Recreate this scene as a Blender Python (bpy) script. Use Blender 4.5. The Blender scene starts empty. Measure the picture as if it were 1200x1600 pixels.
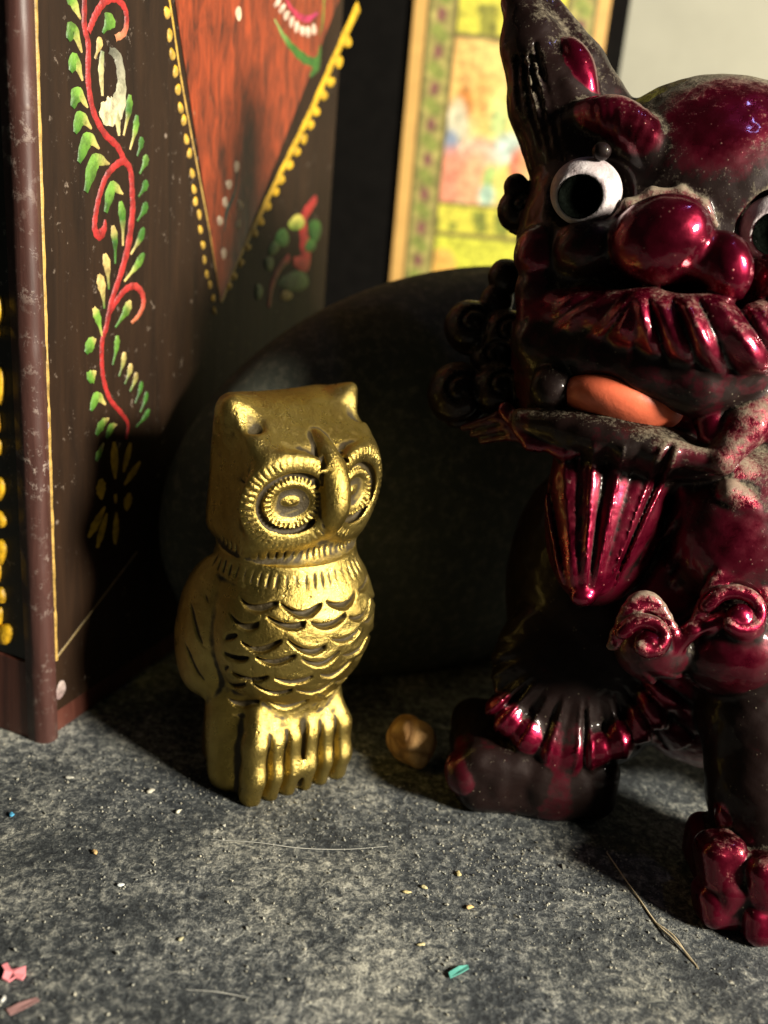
import bpy, math, random
import numpy as np
from mathutils import Matrix, Vector

random.seed(7)
rng = np.random.default_rng(7)
K = 0.01                                   # everything is measured in cm and built in metres
scene = bpy.context.scene
coll = scene.collection

# ------------------------------------------------------------------ camera
FPX = 1500.0
PITCH, ROLL, CAM_H = math.radians(19.7), math.radians(5.3), 10.6
CF = np.array([0, math.cos(PITCH), -math.sin(PITCH)])
_u0 = np.array([0, math.sin(PITCH), math.cos(PITCH)])
_r0 = np.array([1.0, 0, 0])
CR = math.cos(ROLL) * _r0 + math.sin(ROLL) * _u0
CU = -math.sin(ROLL) * _r0 + math.cos(ROLL) * _u0
CC = np.array([0, 0, CAM_H])

cam_d = bpy.data.cameras.new('camera')
cam = bpy.data.objects.new('camera', cam_d)
coll.objects.link(cam)
m = Matrix.Identity(4)
for i in range(3):
    m[i][0], m[i][1], m[i][2], m[i][3] = CR[i], CU[i], -CF[i], CC[i] * K
cam.matrix_world = m
cam_d.sensor_fit = 'VERTICAL'
cam_d.sensor_height = 36.0
cam_d.sensor_width = 27.0
cam_d.lens = FPX / 1600 * 36
cam_d.clip_start, cam_d.clip_end = 0.005, 10
cam_d.dof.use_dof = True
cam_d.dof.focus_distance = 0.151
cam_d.dof.aperture_fstop = 13.0
scene.camera = cam

# ------------------------------------------------------------------ light
world = bpy.data.worlds.new('World')
scene.world = world
world.use_nodes = True
bg = world.node_tree.nodes['Background']
bg.inputs[0].default_value = (0.80, 1.0, 0.86, 1)
bg.inputs[1].default_value = 0.016

def lamp(name, pos, target, power, size, color):
    d = bpy.data.lights.new(name, 'AREA')
    d.shape, d.size, d.energy, d.color = 'DISK', size, power, color
    o = bpy.data.objects.new(name, d)
    coll.objects.link(o)
    o.location = Vector(pos) * K
    o.rotation_euler = (Vector(target) - Vector(pos)).to_track_quat('-Z', 'Y').to_euler()
    return o
AZ, EL, LD = math.radians(60), math.radians(23), 75.0
T0 = (1.0, 16.0, 5.0)
lamp('key_lamp', (T0[0] + LD * math.cos(EL) * math.sin(AZ), T0[1] - LD * math.cos(EL) * math.cos(AZ), T0[2] + LD * math.sin(EL)),
     T0, 19.0, 0.15, (1.0, 0.92, 0.77))
_n = CC + (CF + 435 / FPX * CR + 426 / FPX * CU) * 14.0
_w = _n + 60 * (0.42 * CR + 0.81 * CU - 0.41 * CF)
lamp('cool_fill', tuple(_w), tuple(_n), 0.10, 0.03, (0.42, 0.40, 1.0))  # unseen small blue lamp, set for the cool glints on nose and forehead
scene.view_settings.view_transform = 'Standard'
scene.view_settings.look = 'None'
scene.view_settings.exposure = 0.0
scene.view_settings.gamma = 1.0
scene.view_settings.use_curve_mapping = False
scene.render.engine = 'CYCLES'
scene.cycles.use_denoising = True
scene.cycles.max_bounces = 6

# ------------------------------------------------------------------ measuring helpers
def ray(x, y): return CF + (x - 600) / FPX * CR - (y - 800) / FPX * CU
def at(x, y, d): return CC + ray(x, y) * d
def on_floor(x, y, z=0.0):
    r = ray(x, y); return CC + r * ((z - CAM_H) / r[2])
def on_plane(x, y, p, n):
    r = ray(x, y); return CC + r * (np.dot(p - CC, n) / np.dot(r, n))

# ------------------------------------------------------------------ object helpers
def link(o, parent=None):
    coll.objects.link(o)
    if parent is not None: o.parent = parent
    return o
def tag(o, label=None, cat=None, group=None, kind=None):
    if label: o['label'] = label
    if cat: o['category'] = cat
    if group: o['group'] = group
    if kind: o['kind'] = kind
    return o
def empty(name, loc_cm):
    o = bpy.data.objects.new(name, None)
    o.empty_display_size = 0.01
    o.location = Vector(loc_cm) * K
    return link(o)
def mesh_obj(name, V, Fc, mat, parent=None, smooth=False, col=None, origin=None):
    """V in world cm; the object sits at its parent's base (or at origin)"""
    V = np.asarray(V, float)
    org = np.zeros(3)
    if parent is not None:
        q = parent
        while q is not None:
            org = org + np.array(q.location) / K; q = q.parent
    elif origin is not None:
        org = np.asarray(origin, float)
    me = bpy.data.meshes.new(name)
    me.from_pydata(((V - org) * K).tolist(), [], [tuple(f) for f in Fc])
    me.validate()
    if smooth: me.polygons.foreach_set('use_smooth', [True] * len(me.polygons))
    if col is not None:
        a = me.color_attributes.new('Col', 'FLOAT_COLOR', 'POINT')
        c = np.ones((len(V), 4)); c[:, :3] = np.asarray(col)
        a.data.foreach_set('color', c.ravel())
    if mat: me.materials.append(mat)
    o = bpy.data.objects.new(name, me)
    if parent is None and origin is not None: o.location = Vector(org) * K
    return link(o, parent)

# ------------------------------------------------------------------ material helpers
class NT:
    def __init__(self, name):
        self.m = bpy.data.materials.new(name); self.m.use_nodes = True
        self.t = self.m.node_tree
        self.b = self.t.nodes['Principled BSDF']
    def n(self, typ, **kw):
        nd = self.t.nodes.new(typ)
        for k, v in kw.items(): setattr(nd, k, v)
        return nd
    def l(self, a, b): self.t.links.new(a, b)
    def val(self, sock, v):
        if isinstance(v, bpy.types.NodeSocket): self.l(v, sock)
        else: sock.default_value = v
    def obj(self):
        if not hasattr(self, '_o'): self._o = self.n('ShaderNodeTexCoord').outputs['Object']
        return self._o
    def noise(self, scale, detail=4, rough=0.6, dist=0.0, vec=None, out=0):
        nd = self.n('ShaderNodeTexNoise')
        self.l(vec if vec is not None else self.obj(), nd.inputs['Vector'])
        nd.inputs['Scale'].default_value = scale; nd.inputs['Detail'].default_value = detail
        nd.inputs['Roughness'].default_value = rough; nd.inputs['Distortion'].default_value = dist
        return nd.outputs[out]
    def voro(self, scale, feat='F1', out='Distance', rand=1.0, vec=None):
        nd = self.n('ShaderNodeTexVoronoi'); nd.feature = feat
        self.l(vec if vec is not None else self.obj(), nd.inputs['Vector'])
        nd.inputs['Scale'].default_value = scale; nd.inputs['Randomness'].default_value = rand
        return nd.outputs[out]
    def ramp(self, fac, stops, interp='LINEAR'):
        nd = self.n('ShaderNodeValToRGB'); nd.color_ramp.interpolation = interp
        e = nd.color_ramp.elements
        while len(e) < len(stops): e.new(0.5)
        for s, (p, c) in zip(e, stops):
            s.position = p
            s.color = (c, c, c, 1) if isinstance(c, (int, float)) else (*c, 1)
        self.l(fac, nd.inputs[0]); return nd.outputs[0]
    def mix(self, fac, a, b, typ='MIX'):
        nd = self.n('ShaderNodeMix', data_type='RGBA', blend_type=typ)
        self.val(nd.inputs[0], fac)
        for s, v in ((nd.inputs[6], a), (nd.inputs[7], b)):
            if isinstance(v, tuple): v = (*v, 1) if len(v) == 3 else v
            self.val(s, v)
        return nd.outputs[2]
    def math(self, op, a, b=0.0, c=0.0, clamp=False):
        nd = self.n('ShaderNodeMath', operation=op, use_clamp=clamp)
        self.val(nd.inputs[0], a); self.val(nd.inputs[1], b); self.val(nd.inputs[2], c)
        return nd.outputs[0]
    def attr(self, name, out='Color'):
        nd = self.n('ShaderNodeAttribute'); nd.attribute_name = name
        return nd.outputs[out]
    def bump(self, h, strength=0.5, dist=0.0005, normal=None):
        nd = self.n('ShaderNodeBump')
        nd.inputs['Strength'].default_value = strength; nd.inputs['Distance'].default_value = dist
        self.l(h, nd.inputs['Height'])
        if normal is not None: self.l(normal, nd.inputs['Normal'])
        return nd.outputs[0]
    def set(self, **kw):
        for k, v in kw.items():
            s = self.b.inputs[k.replace('_', ' ')]
            if isinstance(v, tuple) and len(v) == 3: v = (*v, 1)
            self.val(s, v)
        return self.m

# ------------------------------------------------------------------ materials
def mat_brass():
    t = NT('old_brass')
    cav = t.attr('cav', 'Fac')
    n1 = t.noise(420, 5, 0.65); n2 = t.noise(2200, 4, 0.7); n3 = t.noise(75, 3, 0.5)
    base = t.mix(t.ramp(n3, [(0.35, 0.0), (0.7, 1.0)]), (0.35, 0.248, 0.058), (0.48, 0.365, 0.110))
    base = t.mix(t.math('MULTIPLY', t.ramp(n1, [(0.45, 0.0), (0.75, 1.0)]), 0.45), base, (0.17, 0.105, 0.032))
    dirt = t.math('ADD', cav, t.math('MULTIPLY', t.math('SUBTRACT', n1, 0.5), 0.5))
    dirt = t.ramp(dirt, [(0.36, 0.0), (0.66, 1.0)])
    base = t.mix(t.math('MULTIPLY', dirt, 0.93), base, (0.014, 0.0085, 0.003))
    pit = t.ramp(t.voro(420), [(0.0, 1.0), (0.13, 0.0)])
    base = t.mix(t.math('MULTIPLY', pit, t.ramp(n2, [(0.5, 0.0), (0.62, 0.8)])), base, (0.05, 0.03, 0.012))
    rough = t.math('ADD', t.ramp(n1, [(0.3, 0.24), (0.75, 0.42)]), t.math('MULTIPLY', dirt, 0.3))
    hgt = t.math('ADD', t.math('MULTIPLY', n1, 0.6), t.math('SUBTRACT', t.math('MULTIPLY', n2, 0.5), t.math('MULTIPLY', pit, 0.4)))
    return t.set(Base_Color=base, Metallic=t.math('SUBTRACT', 0.97, t.math('MULTIPLY', dirt, 0.75)), Roughness=rough,
                 Normal=t.bump(hgt, 0.75, 0.0004))

def mat_lacquer():
    t = NT('burgundy_lacquer')
    dust = t.attr('dust', 'Fac'); ink = t.attr('ink', 'Fac')
    n1 = t.noise(330, 5, 0.7); n2 = t.noise(1700, 3, 0.7); n3 = t.noise(70, 3, 0.55)
    base = t.mix(t.ramp(n3, [(0.35, 0.0), (0.7, 1.0)]), (0.10, 0.002, 0.012), (0.23, 0.0035, 0.030))
    ink_shade_f = t.math('ADD', ink, t.math('MULTIPLY', t.math('SUBTRACT', n1, 0.5), 0.7))
    ink_shade_f = t.ramp(ink_shade_f, [(0.22, 0.0), (0.72, 1.0)])
    base = t.mix(ink_shade_f, base, t.mix(n3, (0.005, 0.0035, 0.003), (0.017, 0.006, 0.005)))  # black-brown paint, also carrying shade put into the colour
    d0 = t.math('ADD', dust, t.math('MULTIPLY', t.math('SUBTRACT', n1, 0.5), 1.3))
    d0 = t.math('ADD', d0, t.math('MULTIPLY', t.math('SUBTRACT', n2, 0.5), 1.0))
    df = t.ramp(d0, [(0.40, 0.0), (0.92, 1.0)])
    spk = t.math('MULTIPLY', t.ramp(t.voro(800), [(0.0, 1.0), (0.16, 0.0)]), t.ramp(t.noise(180, 2), [(0.44, 0.0), (0.58, 0.85)]))
    df = t.math('MAXIMUM', df, spk)
    base = t.mix(t.math('MULTIPLY', df, 0.80), base, t.mix(n2, (0.11, 0.09, 0.06), (0.30, 0.26, 0.18)))
    clean = t.math('SUBTRACT', 1.0, df, clamp=True)
    gloss = t.math('MULTIPLY', clean, t.math('SUBTRACT', 1.0, t.math('MULTIPLY', ink_shade_f, 0.65)))
    rough = t.math('ADD', t.math('ADD', 0.29, t.math('MULTIPLY', df, 0.5)), t.math('ADD', t.math('MULTIPLY', ink_shade_f, 0.22), t.math('MULTIPLY', t.math('SUBTRACT', n1, 0.45), 0.45)))
    hgt = t.math('ADD', t.math('MULTIPLY', df, 0.8), t.math('ADD', t.math('MULTIPLY', n3, 0.4), t.math('MULTIPLY', n1, 0.55)))
    return t.set(Base_Color=base, Roughness=rough, Metallic=t.math('MULTIPLY', gloss, 0.88),
                 Coat_Weight=t.math('MULTIPLY', gloss, 0.7), Coat_Roughness=0.09, Specular_IOR_Level=t.math('SUBTRACT', 0.5, t.math('MULTIPLY', ink_shade_f, 0.30)),
                 Normal=t.bump(hgt, 0.4, 0.0003))

def mat_stone():
    t = NT('dusty_granite')
    big = t.noise(16, 4, 0.6); mid = t.noise(75, 4, 0.65, 0.4); g1 = t.noise(620, 5, 0.75, 0.4); g2 = t.noise(1900, 3, 0.7)
    patch = t.math('ADD', t.math('MULTIPLY', big, 0.55), t.math('MULTIPLY', mid, 0.45))
    f = t.math('ADD', t.math('ADD', t.math('MULTIPLY', g1, 1.75), -0.25), t.math('MULTIPLY', g2, 0.75))
    f = t.math('ADD', f, t.math('MULTIPLY', t.math('SUBTRACT', patch, 0.5), 1.9))
    c = t.ramp(t.math('MULTIPLY', f, 0.5), [(0.34, (0.010, 0.0135, 0.0175)), (0.46, (0.040, 0.047, 0.052)), (0.56, (0.145, 0.152, 0.145)), (0.70, (0.42, 0.42, 0.37))])
    tint = t.mix(t.ramp(t.noise(30, 3), [(0.35, 0.0), (0.7, 0.5)]), c, (1.06, 1.0, 0.82), 'MULTIPLY')
    speck = t.math('MULTIPLY', t.ramp(t.voro(330), [(0.0, 1.0), (0.17, 0.0)]), t.ramp(t.noise(45, 3), [(0.46, 0.0), (0.62, 1.0)]))
    tint = t.mix(t.math('MULTIPLY', speck, 0.8), tint, (0.48, 0.46, 0.36))
    h = t.math('ADD', f, t.math('MULTIPLY', speck, 0.8))
    return t.set(Base_Color=tint, Roughness=0.82, Normal=t.bump(h, 0.6, 0.0005))

def mat_dome():
    t = NT('smooth_dark_stone')
    n = t.noise(60, 5, 0.65); n2 = t.noise(500, 4, 0.7)
    c = t.mix(n, (0.034, 0.042, 0.034), (0.085, 0.090, 0.068))
    c = t.mix(t.math('MULTIPLY', t.ramp(n2, [(0.48, 0.0), (0.70, 1.0)]), 0.6), c, (0.17, 0.16, 0.115))
    return t.set(Base_Color=c, Roughness=0.8, Specular_IOR_Level=0.2, Normal=t.bump(n2, 0.4, 0.0004))

def mat_simple(name, col, rough=0.6, var=0.25, scale=300, bump=0.25, metallic=0.0, spec=0.5):
    t = NT(name)
    n = t.noise(scale, 4, 0.65)
    dk = tuple(c * (1 - var) for c in col); lt = tuple(min(1, c * (1 + var)) for c in col)
    return t.set(Base_Color=t.mix(t.ramp(n, [(0.3, 0.0), (0.7, 1.0)]), dk, lt), Roughness=rough, Metallic=metallic, Specular_IOR_Level=spec,
                 Normal=t.bump(n, bump, 0.0004))

def mat_paint(name='hand_paint', rough=0.5):
    t = NT(name)
    c = t.attr('Col')
    n = t.noise(420, 4, 0.7); n2 = t.noise(1300, 3, 0.6)
    c = t.mix(t.math('MULTIPLY', t.ramp(n, [(0.42, 0.0), (0.66, 1.0)]), 0.75), c, (0.22, 0.22, 0.20), 'MULTIPLY')
    return t.set(Base_Color=c, Roughness=rough, Normal=t.bump(t.math('ADD', n, t.math('MULTIPLY', n2, .5)), 0.5, 0.0004))

def mat_wood(name, dark, light, dust, rough=0.45, streak=(60, 60, 6), dustlo=0.62, spec=0.4):
    t = NT(name)
    mp = t.n('ShaderNodeMapping'); t.l(t.obj(), mp.inputs[0]); mp.inputs['Scale'].default_value = streak
    w = t.noise(5.0, 6, 0.65, 0.5, vec=mp.outputs[0])
    c = t.mix(t.ramp(w, [(0.3, 0.0), (0.68, 1.0)]), dark, light)
    d = t.math('MULTIPLY', t.ramp(t.noise(520, 4, 0.75), [(dustlo, 0.0), (dustlo + 0.1, 1.0)]), t.ramp(t.noise(65, 3), [(0.42, 0.0), (0.68, 1.0)]))
    sp = t.math('MULTIPLY', t.ramp(t.voro(210), [(0.0, 1.0), (0.12, 0.0)]), t.ramp(t.noise(90, 2), [(0.54, 0.0), (0.6, 1.0)]))
    d = t.math('MAXIMUM', t.math('MULTIPLY', d, 0.8), sp)
    c = t.mix(d, c, dust)
    return t.set(Base_Color=c, Specular_IOR_Level=spec, Roughness=t.math('ADD', rough, t.math('MULTIPLY', d, 0.35)), Normal=t.bump(t.math('ADD', w, d), 0.3, 0.0004))

M = {}
M['brass'] = mat_brass()
M['lacquer'] = mat_lacquer()
M['stone'] = mat_stone()
M['dome'] = mat_dome()
M['paint'] = mat_paint()
M['print'] = mat_paint('printed_paper', 0.6)
M['wall'] = mat_simple('cream_plaster', (0.34, 0.33, 0.26), 0.9, 0.05, 60, 0.2)
M['side'] = mat_wood('dark_brown_paint', (0.009, 0.0045, 0.0022), (0.025, 0.012, 0.0055), (0.33, 0.26, 0.20), rough=0.55, spec=0.2)
M['front'] = mat_wood('black_paint', (0.008, 0.009, 0.007), (0.020, 0.018, 0.012), (0.26, 0.24, 0.20), dustlo=0.58)
M['skirt'] = mat_wood('red_brown_wood', (0.05, 0.014, 0.010), (0.12, 0.04, 0.026), (0.30, 0.22, 0.16))
M['post'] = mat_wood('worn_plum_wood', (0.036, 0.014, 0.011), (0.085, 0.036, 0.029), (0.34, 0.27, 0.23), dustlo=0.54)
M['orange'] = mat_wood('orange_stained_wood', (0.026, 0.008, 0.004), (0.30, 0.046, 0.012), (0.25, 0.09, 0.04), streak=(90, 90, 26), dustlo=0.70, rough=0.38)
M['black'] = mat_simple('black_board', (0.0035, 0.003, 0.0025), 0.9, 0.3, 200, 0.1, spec=0.08)
M['tan'] = mat_simple('tan_card_edge', (0.62, 0.36, 0.10), 0.6, 0.1, 200, 0.1)
def mat_eye():
    t = NT('old_white_enamel')
    n = t.noise(230, 5, 0.7, 0.5); n2 = t.noise(1200, 4, 0.7)
    c = t.mix(t.ramp(n, [(0.35, 0.0), (0.62, 1.0)]), (0.34, 0.27, 0.28), (0.58, 0.53, 0.53))
    c = t.mix(t.ramp(n2, [(0.58, 0.0), (0.72, 0.7)]), c, (0.20, 0.15, 0.12))
    return t.set(Base_Color=c, Roughness=t.ramp(n, [(0.3, 0.3), (0.7, 0.55)]), Normal=t.bump(t.math('ADD', n, n2), 0.5, 0.0004))
M['eye'] = mat_eye()
M['pupil'] = mat_simple('dark_pupil', (0.0020, 0.0026, 0.0020), 0.9, 0.8, 900, 0.8, spec=0.0)
M['tongue'] = mat_simple('orange_tongue', (0.74, 0.15, 0.07), 0.42, 0.08, 500, 0.2)

# ------------------------------------------------------------------ signed distance modelling
def smin(a, b, k):
    if k <= 0: return np.minimum(a, b)
    h = np.maximum(k - np.abs(a - b), 0) / k
    return np.minimum(a, b) - h * h * k * 0.25
def smax(a, b, k): return -smin(-a, -b, k)

class Sdf:
    """ordered list of shapes; each is evaluated only near itself"""
    def __init__(self): self.ops = []; self.parts = []
    def pid(self, part):
        if part not in self.parts: self.parts.append(part)
        return self.parts.index(part)
    def add(self, fn, c, R, k=0.1, part='body', mode='u', ink=None, dust=None):
        self.ops.append((mode, fn, np.asarray(c, np.float32), float(R), k, self.pid(part), ink, dust)); return self
    def ell(self, c, r, axes=None, **kw):
        c = np.asarray(c, np.float32); r = np.asarray(r, np.float32)
        A = np.eye(3, dtype=np.float32) if axes is None else np.asarray(axes, np.float32)
        def fn(P):
            q = (P - c) @ A.T
            q = q / r; k0 = np.sqrt(np.einsum('ij,ij->i', q, q)); q = q / r; k1 = np.sqrt(np.einsum('ij,ij->i', q, q))
            return np.where(k1 > 1e-6, k0 * (k0 - 1) / np.maximum(k1, 1e-6), -r.min())
        return self.add(fn, c, r.max(), **kw)
    def cap(self, a, b, ra, rb, **kw):
        a = np.asarray(a, np.float32); b = np.asarray(b, np.float32); ab = b - a; L2 = float(ab @ ab)
        def fn(P):
            t = np.clip(((P - a) @ ab) / L2, 0, 1)
            q = P - a - t[:, None] * ab
            return np.sqrt(np.einsum('ij,ij->i', q, q)) - (ra + (rb - ra) * t)
        return self.add(fn, (a + b) / 2, math.sqrt(L2) / 2 + max(ra, rb), **kw)
    def chain(self, pts, rad, **kw):
        for i in range(len(pts) - 1): self.cap(pts[i], pts[i + 1], rad[i], rad[i + 1], **kw)
        return self
    def rbox(self, c, hf, rr, axes=None, **kw):
        c = np.asarray(c, np.float32); hf = np.asarray(hf, np.float32)
        A = np.eye(3, dtype=np.float32) if axes is None else np.asarray(axes, np.float32)
        def fn(P):
            q = np.abs((P - c) @ A.T) - (hf - rr)
            return np.sqrt((np.maximum(q, 0) ** 2).sum(1)) + np.minimum(q.max(1), 0) - rr
        return self.add(fn, c, float(np.linalg.norm(hf)), **kw)
    def ev(self, P, want=False):
        if len(P) > 40000:                               # work in compact runs so that far shapes are skipped whole
            rs = [self.ev(P[i:i + 16000], want) for i in range(0, len(P), 16000)]
            return tuple(np.concatenate(z) for z in zip(*rs)) if want else np.concatenate(rs)
        d = np.full(len(P), 3.0, np.float32)
        lo_, hi_ = P.min(0), P.max(0)
        if want:
            part = np.zeros(len(P), np.int32); best = np.full(len(P), 9.0, np.float32)
            ink = np.zeros(len(P), np.float32); dust = np.zeros(len(P), np.float32)
        for mode, fn, c, R, k, pid, ik, du in self.ops:
            if R > 50: idx = slice(None)
            else:
                q_ = np.clip(c, lo_, hi_) - c
                if float(q_ @ q_) > (R + 0.7) ** 2: continue
                dx = P - c
                idx = np.nonzero(np.einsum('ij,ij->i', dx, dx) < (R + 0.7) ** 2)[0]
                if len(idx) == 0: continue
            v = fn(P[idx]).astype(np.float32)
            if mode == 'u': d[idx] = smin(d[idx], v, k)
            elif mode == 's': d[idx] = smax(d[idx], -v, k)
            elif mode == 'i': d[idx] = smax(d[idx], v, k)
            elif mode == 'd': d[idx] = d[idx] + v
            if want:
                if mode == 'u':
                    b = v < best[idx]
                    bi = np.arange(len(P))[idx][b]
                    best[bi] = v[b]; part[bi] = pid; ink[bi] = ik or 0.0; dust[bi] = du or 0.0
                elif mode == 's' and (ik is not None or du is not None):
                    bi = np.arange(len(P))[idx][v < 0.02]
                    if ik is not None: ink[bi] = ik
                    if du is not None: dust[bi] = du
        return (d, part, ink, dust) if want else d

_wd = rng.normal(0, 1, (10, 3)).astype(np.float32); _wd /= np.linalg.norm(_wd, axis=1, keepdims=True)
_wp = rng.uniform(0, 6.28, 10).astype(np.float32)
def tooling(P, f, amp):
    """uneven hand-worked surface: a few crossed waves of different lengths"""
    o = np.zeros(len(P), np.float32)
    for i in range(0, 10, 2):
        k = f * (0.7 + 0.35 * i)
        o += np.sin(P @ (_wd[i] * k) + _wp[i]) * np.sin(P @ (_wd[i + 1] * k * 1.3) + _wp[i + 1]) / (1 + 0.35 * i)
    return amp * o
def polygonise(sdf, lo, hi, h):
    lo = np.asarray(lo, float); hi = np.asarray(hi, float)
    B = 8
    nb = np.ceil((hi - lo) / (h * B)).astype(int); n = nb * B
    g = np.stack(np.meshgrid(*[np.arange(k) for k in nb], indexing='ij'), -1).reshape(-1, 3)
    cc = (lo + (g + 0.5 - 0.5 / B) * h * B).astype(np.float32)
    dc = sdf.ev(cc)
    V = np.repeat(np.repeat(np.repeat(dc.reshape(nb), B, 0), B, 1), B, 2)
    act = g[np.abs(dc) < h * B * 0.87 + 0.13]
    o = np.stack(np.meshgrid(*[np.arange(B)] * 3, indexing='ij'), -1).reshape(-1, 3)
    CH = 40
    for s in range(0, len(act), CH):
        a = act[s:s + CH]
        ijk = (a[:, None, :] * B + o[None]).reshape(-1, 3)
        V[ijk[:, 0], ijk[:, 1], ijk[:, 2]] = sdf.ev((lo + ijk * h).astype(np.float32))
    S = V < 0
    S[0] = S[-1] = False; S[:, 0] = S[:, -1] = False; S[:, :, 0] = S[:, :, -1] = False
    V = np.where(S, np.minimum(V, -1e-5), np.maximum(V, 1e-5))
    cnt = np.zeros(n - 1, np.int8)
    for dx in (0, 1):
        for dy in (0, 1):
            for dz in (0, 1): cnt += S[dx:n[0] - 1 + dx, dy:n[1] - 1 + dy, dz:n[2] - 1 + dz]
    ac = np.argwhere((cnt > 0) & (cnt < 8))
    vid = np.full(n - 1, -1, np.int32); vid[ac[:, 0], ac[:, 1], ac[:, 2]] = np.arange(len(ac))
    corners = [(x, y, z) for x in (0, 1) for y in (0, 1) for z in (0, 1)]
    val = {c: V[ac[:, 0] + c[0], ac[:, 1] + c[1], ac[:, 2] + c[2]] for c in corners}
    acc = np.zeros((len(ac), 3)); ct = np.zeros(len(ac))
    for c in corners:
        for ax in range(3):
            if c[ax]: continue
            e = list(c); e[ax] = 1; e = tuple(e)
            va, vb = val[c], val[e]
            cr = (va < 0) != (vb < 0)
            t = np.where(cr, va / np.where(cr, va - vb, 1), 0)
            p = np.tile(np.array(c, float), (len(ac), 1)); p[:, ax] = t
            acc[cr] += p[cr]; ct[cr] += 1
    Vt = lo + (ac + acc / ct[:, None]) * h
    quads = []
    for ax in range(3):
        u, w = (ax + 1) % 3, (ax + 2) % 3
        s0 = [slice(1, k - 1) for k in n]; s1 = list(s0)
        s0[ax] = slice(0, n[ax] - 1); s1[ax] = slice(1, n[ax])
        e = np.argwhere(S[tuple(s0)] != S[tuple(s1)])
        off = np.ones(3, int); off[ax] = 0
        e = e + off
        flip = S[e[:, 0], e[:, 1], e[:, 2]]
        q = []
        for du, dw in ((-1, -1), (0, -1), (0, 0), (-1, 0)):
            c = e.copy(); c[:, u] += du; c[:, w] += dw
            q.append(vid[c[:, 0], c[:, 1], c[:, 2]])
        q = np.stack(q, 1)
        q[~flip] = q[~flip][:, ::-1]
        quads.append(q)
    Q = np.concatenate(quads)
    return Vt, Q[(Q >= 0).all(1)]

def vert_normals(V, Q):
    fn = np.cross(V[Q[:, 2]] - V[Q[:, 0]], V[Q[:, 3]] - V[Q[:, 1]])
    N = np.zeros_like(V)
    for i in range(4):
        for ax in range(3): N[:, ax] += np.bincount(Q[:, i], fn[:, ax], len(V))
    return N / np.maximum(np.linalg.norm(N, axis=1, keepdims=True), 1e-12)
def smooth_attr(x, Q, it):
    for _ in range(it):
        a = np.zeros(len(x)); c = np.zeros(len(x))
        for i in range(4):
            for j in (1, 3):
                a += np.bincount(Q[:, i], x[Q[:, (i + j) % 4]], len(x)); c += np.bincount(Q[:, i], minlength=len(x))
        x = 0.4 * x + 0.6 * a / np.maximum(c, 1)
    return x
def cavity(V, N, Q):
    x = np.zeros(len(V)); c = np.zeros(len(V))
    for i in range(4):
        a, b = Q[:, i], Q[:, (i + 1) % 4]
        dp = V[b] - V[a]; k = ((N[b] - N[a]) * dp).sum(1) / np.maximum((dp * dp).sum(1), 1e-9)
        for w in (a, b): x += np.bincount(w, k, len(V)); c += np.bincount(w, minlength=len(V))
    return x / np.maximum(c, 1)              # positive on ridges, negative in hollows

def cast(sdf, root, h, lo, hi, mat, to_world, attrs, relax=1, mirrored=False):
    """one continuous surface, cut along its part borders into child meshes"""
    V, Q = polygonise(sdf, lo, hi, h)
    for _ in range(relax):
        L = np.stack([smooth_attr(V[:, i], Q, 1) for i in range(3)], 1); V = 0.65 * V + 0.35 * L
    if mirrored: Q = Q[:, ::-1].copy()
    d, part, ink, dust = sdf.ev(V.astype(np.float32), True)
    W = to_world(V)
    N = vert_normals(W, Q)
    A = attrs(W, N, Q, ink, dust)
    fp = part[Q[:, 0]]
    org = np.array(root.location) / K
    made = {}
    for pid, name in enumerate(sdf.parts):
        sel = Q[fp == pid]
        if len(sel) < 4: continue
        used, invx = np.unique(sel, return_inverse=True)
        F = invx.reshape(sel.shape)
        me = bpy.data.meshes.new(name)
        me.vertices.add(len(used)); me.vertices.foreach_set('co', ((W[used] - org) * K).astype(np.float32).ravel())
        me.loops.add(F.size); me.loops.foreach_set('vertex_index', F.ravel().astype(np.int32))
        me.polygons.add(len(F)); me.polygons.foreach_set('loop_start', np.arange(0, F.size, 4, dtype=np.int32))
        me.update(calc_edges=True)
        me.polygons.foreach_set('use_smooth', np.ones(len(F), bool))
        for an, av in A.items():
            at_ = me.attributes.new(an, 'FLOAT', 'POINT'); at_.data.foreach_set('value', av[used].astype(np.float32))
        me.normals_split_custom_set_from_vertices(N[used].tolist())
        me.materials.append(mat)
        o = bpy.data.objects.new(name.split('#')[0], me); link(o, root)
        made[name] = o
    return made

def spline(pts, n=10):
    P = np.asarray(pts, float); P = np.vstack([2 * P[0] - P[1], P, 2 * P[-1] - P[-2]])
    out = []
    for i in range(1, len(P) - 2):
        for t in np.linspace(0, 1, n, endpoint=False):
            a, b, c, d = P[i - 1:i + 3]
            out.append(0.5 * (2 * b + (c - a) * t + (2 * a - 5 * b + 4 * c - d) * t * t + (3 * b - a - 3 * c + d) * t ** 3))
    out.append(P[-2]); return np.array(out)

def box_mesh(name, o, ax, lo, hi, mat, parent=None, bevel=0.0, **kw):
    """a box in the frame (o; ax rows), with bevelled edges"""
    import bmesh
    lo = np.asarray(lo, float); hi = np.asarray(hi, float)
    bm = bmesh.new(); bmesh.ops.create_cube(bm, size=1.0)
    for v in bm.verts:
        q = (np.array(v.co) + 0.5) * (hi - lo) + lo
        v.co = q
    if bevel > 0: bmesh.ops.bevel(bm, geom=bm.edges[:], offset=bevel, segments=3, profile=0.5, affect='EDGES')
    bm.verts.index_update()
    V = np.array([o + np.array(v.co) @ ax for v in bm.verts]); Fc = [[v.index for v in f.verts] for f in bm.faces]
    bm.free()
    if np.linalg.det(ax) < 0: Fc = [f[::-1] for f in Fc]
    return mesh_obj(name, V, Fc, mat, parent, **kw)

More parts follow.
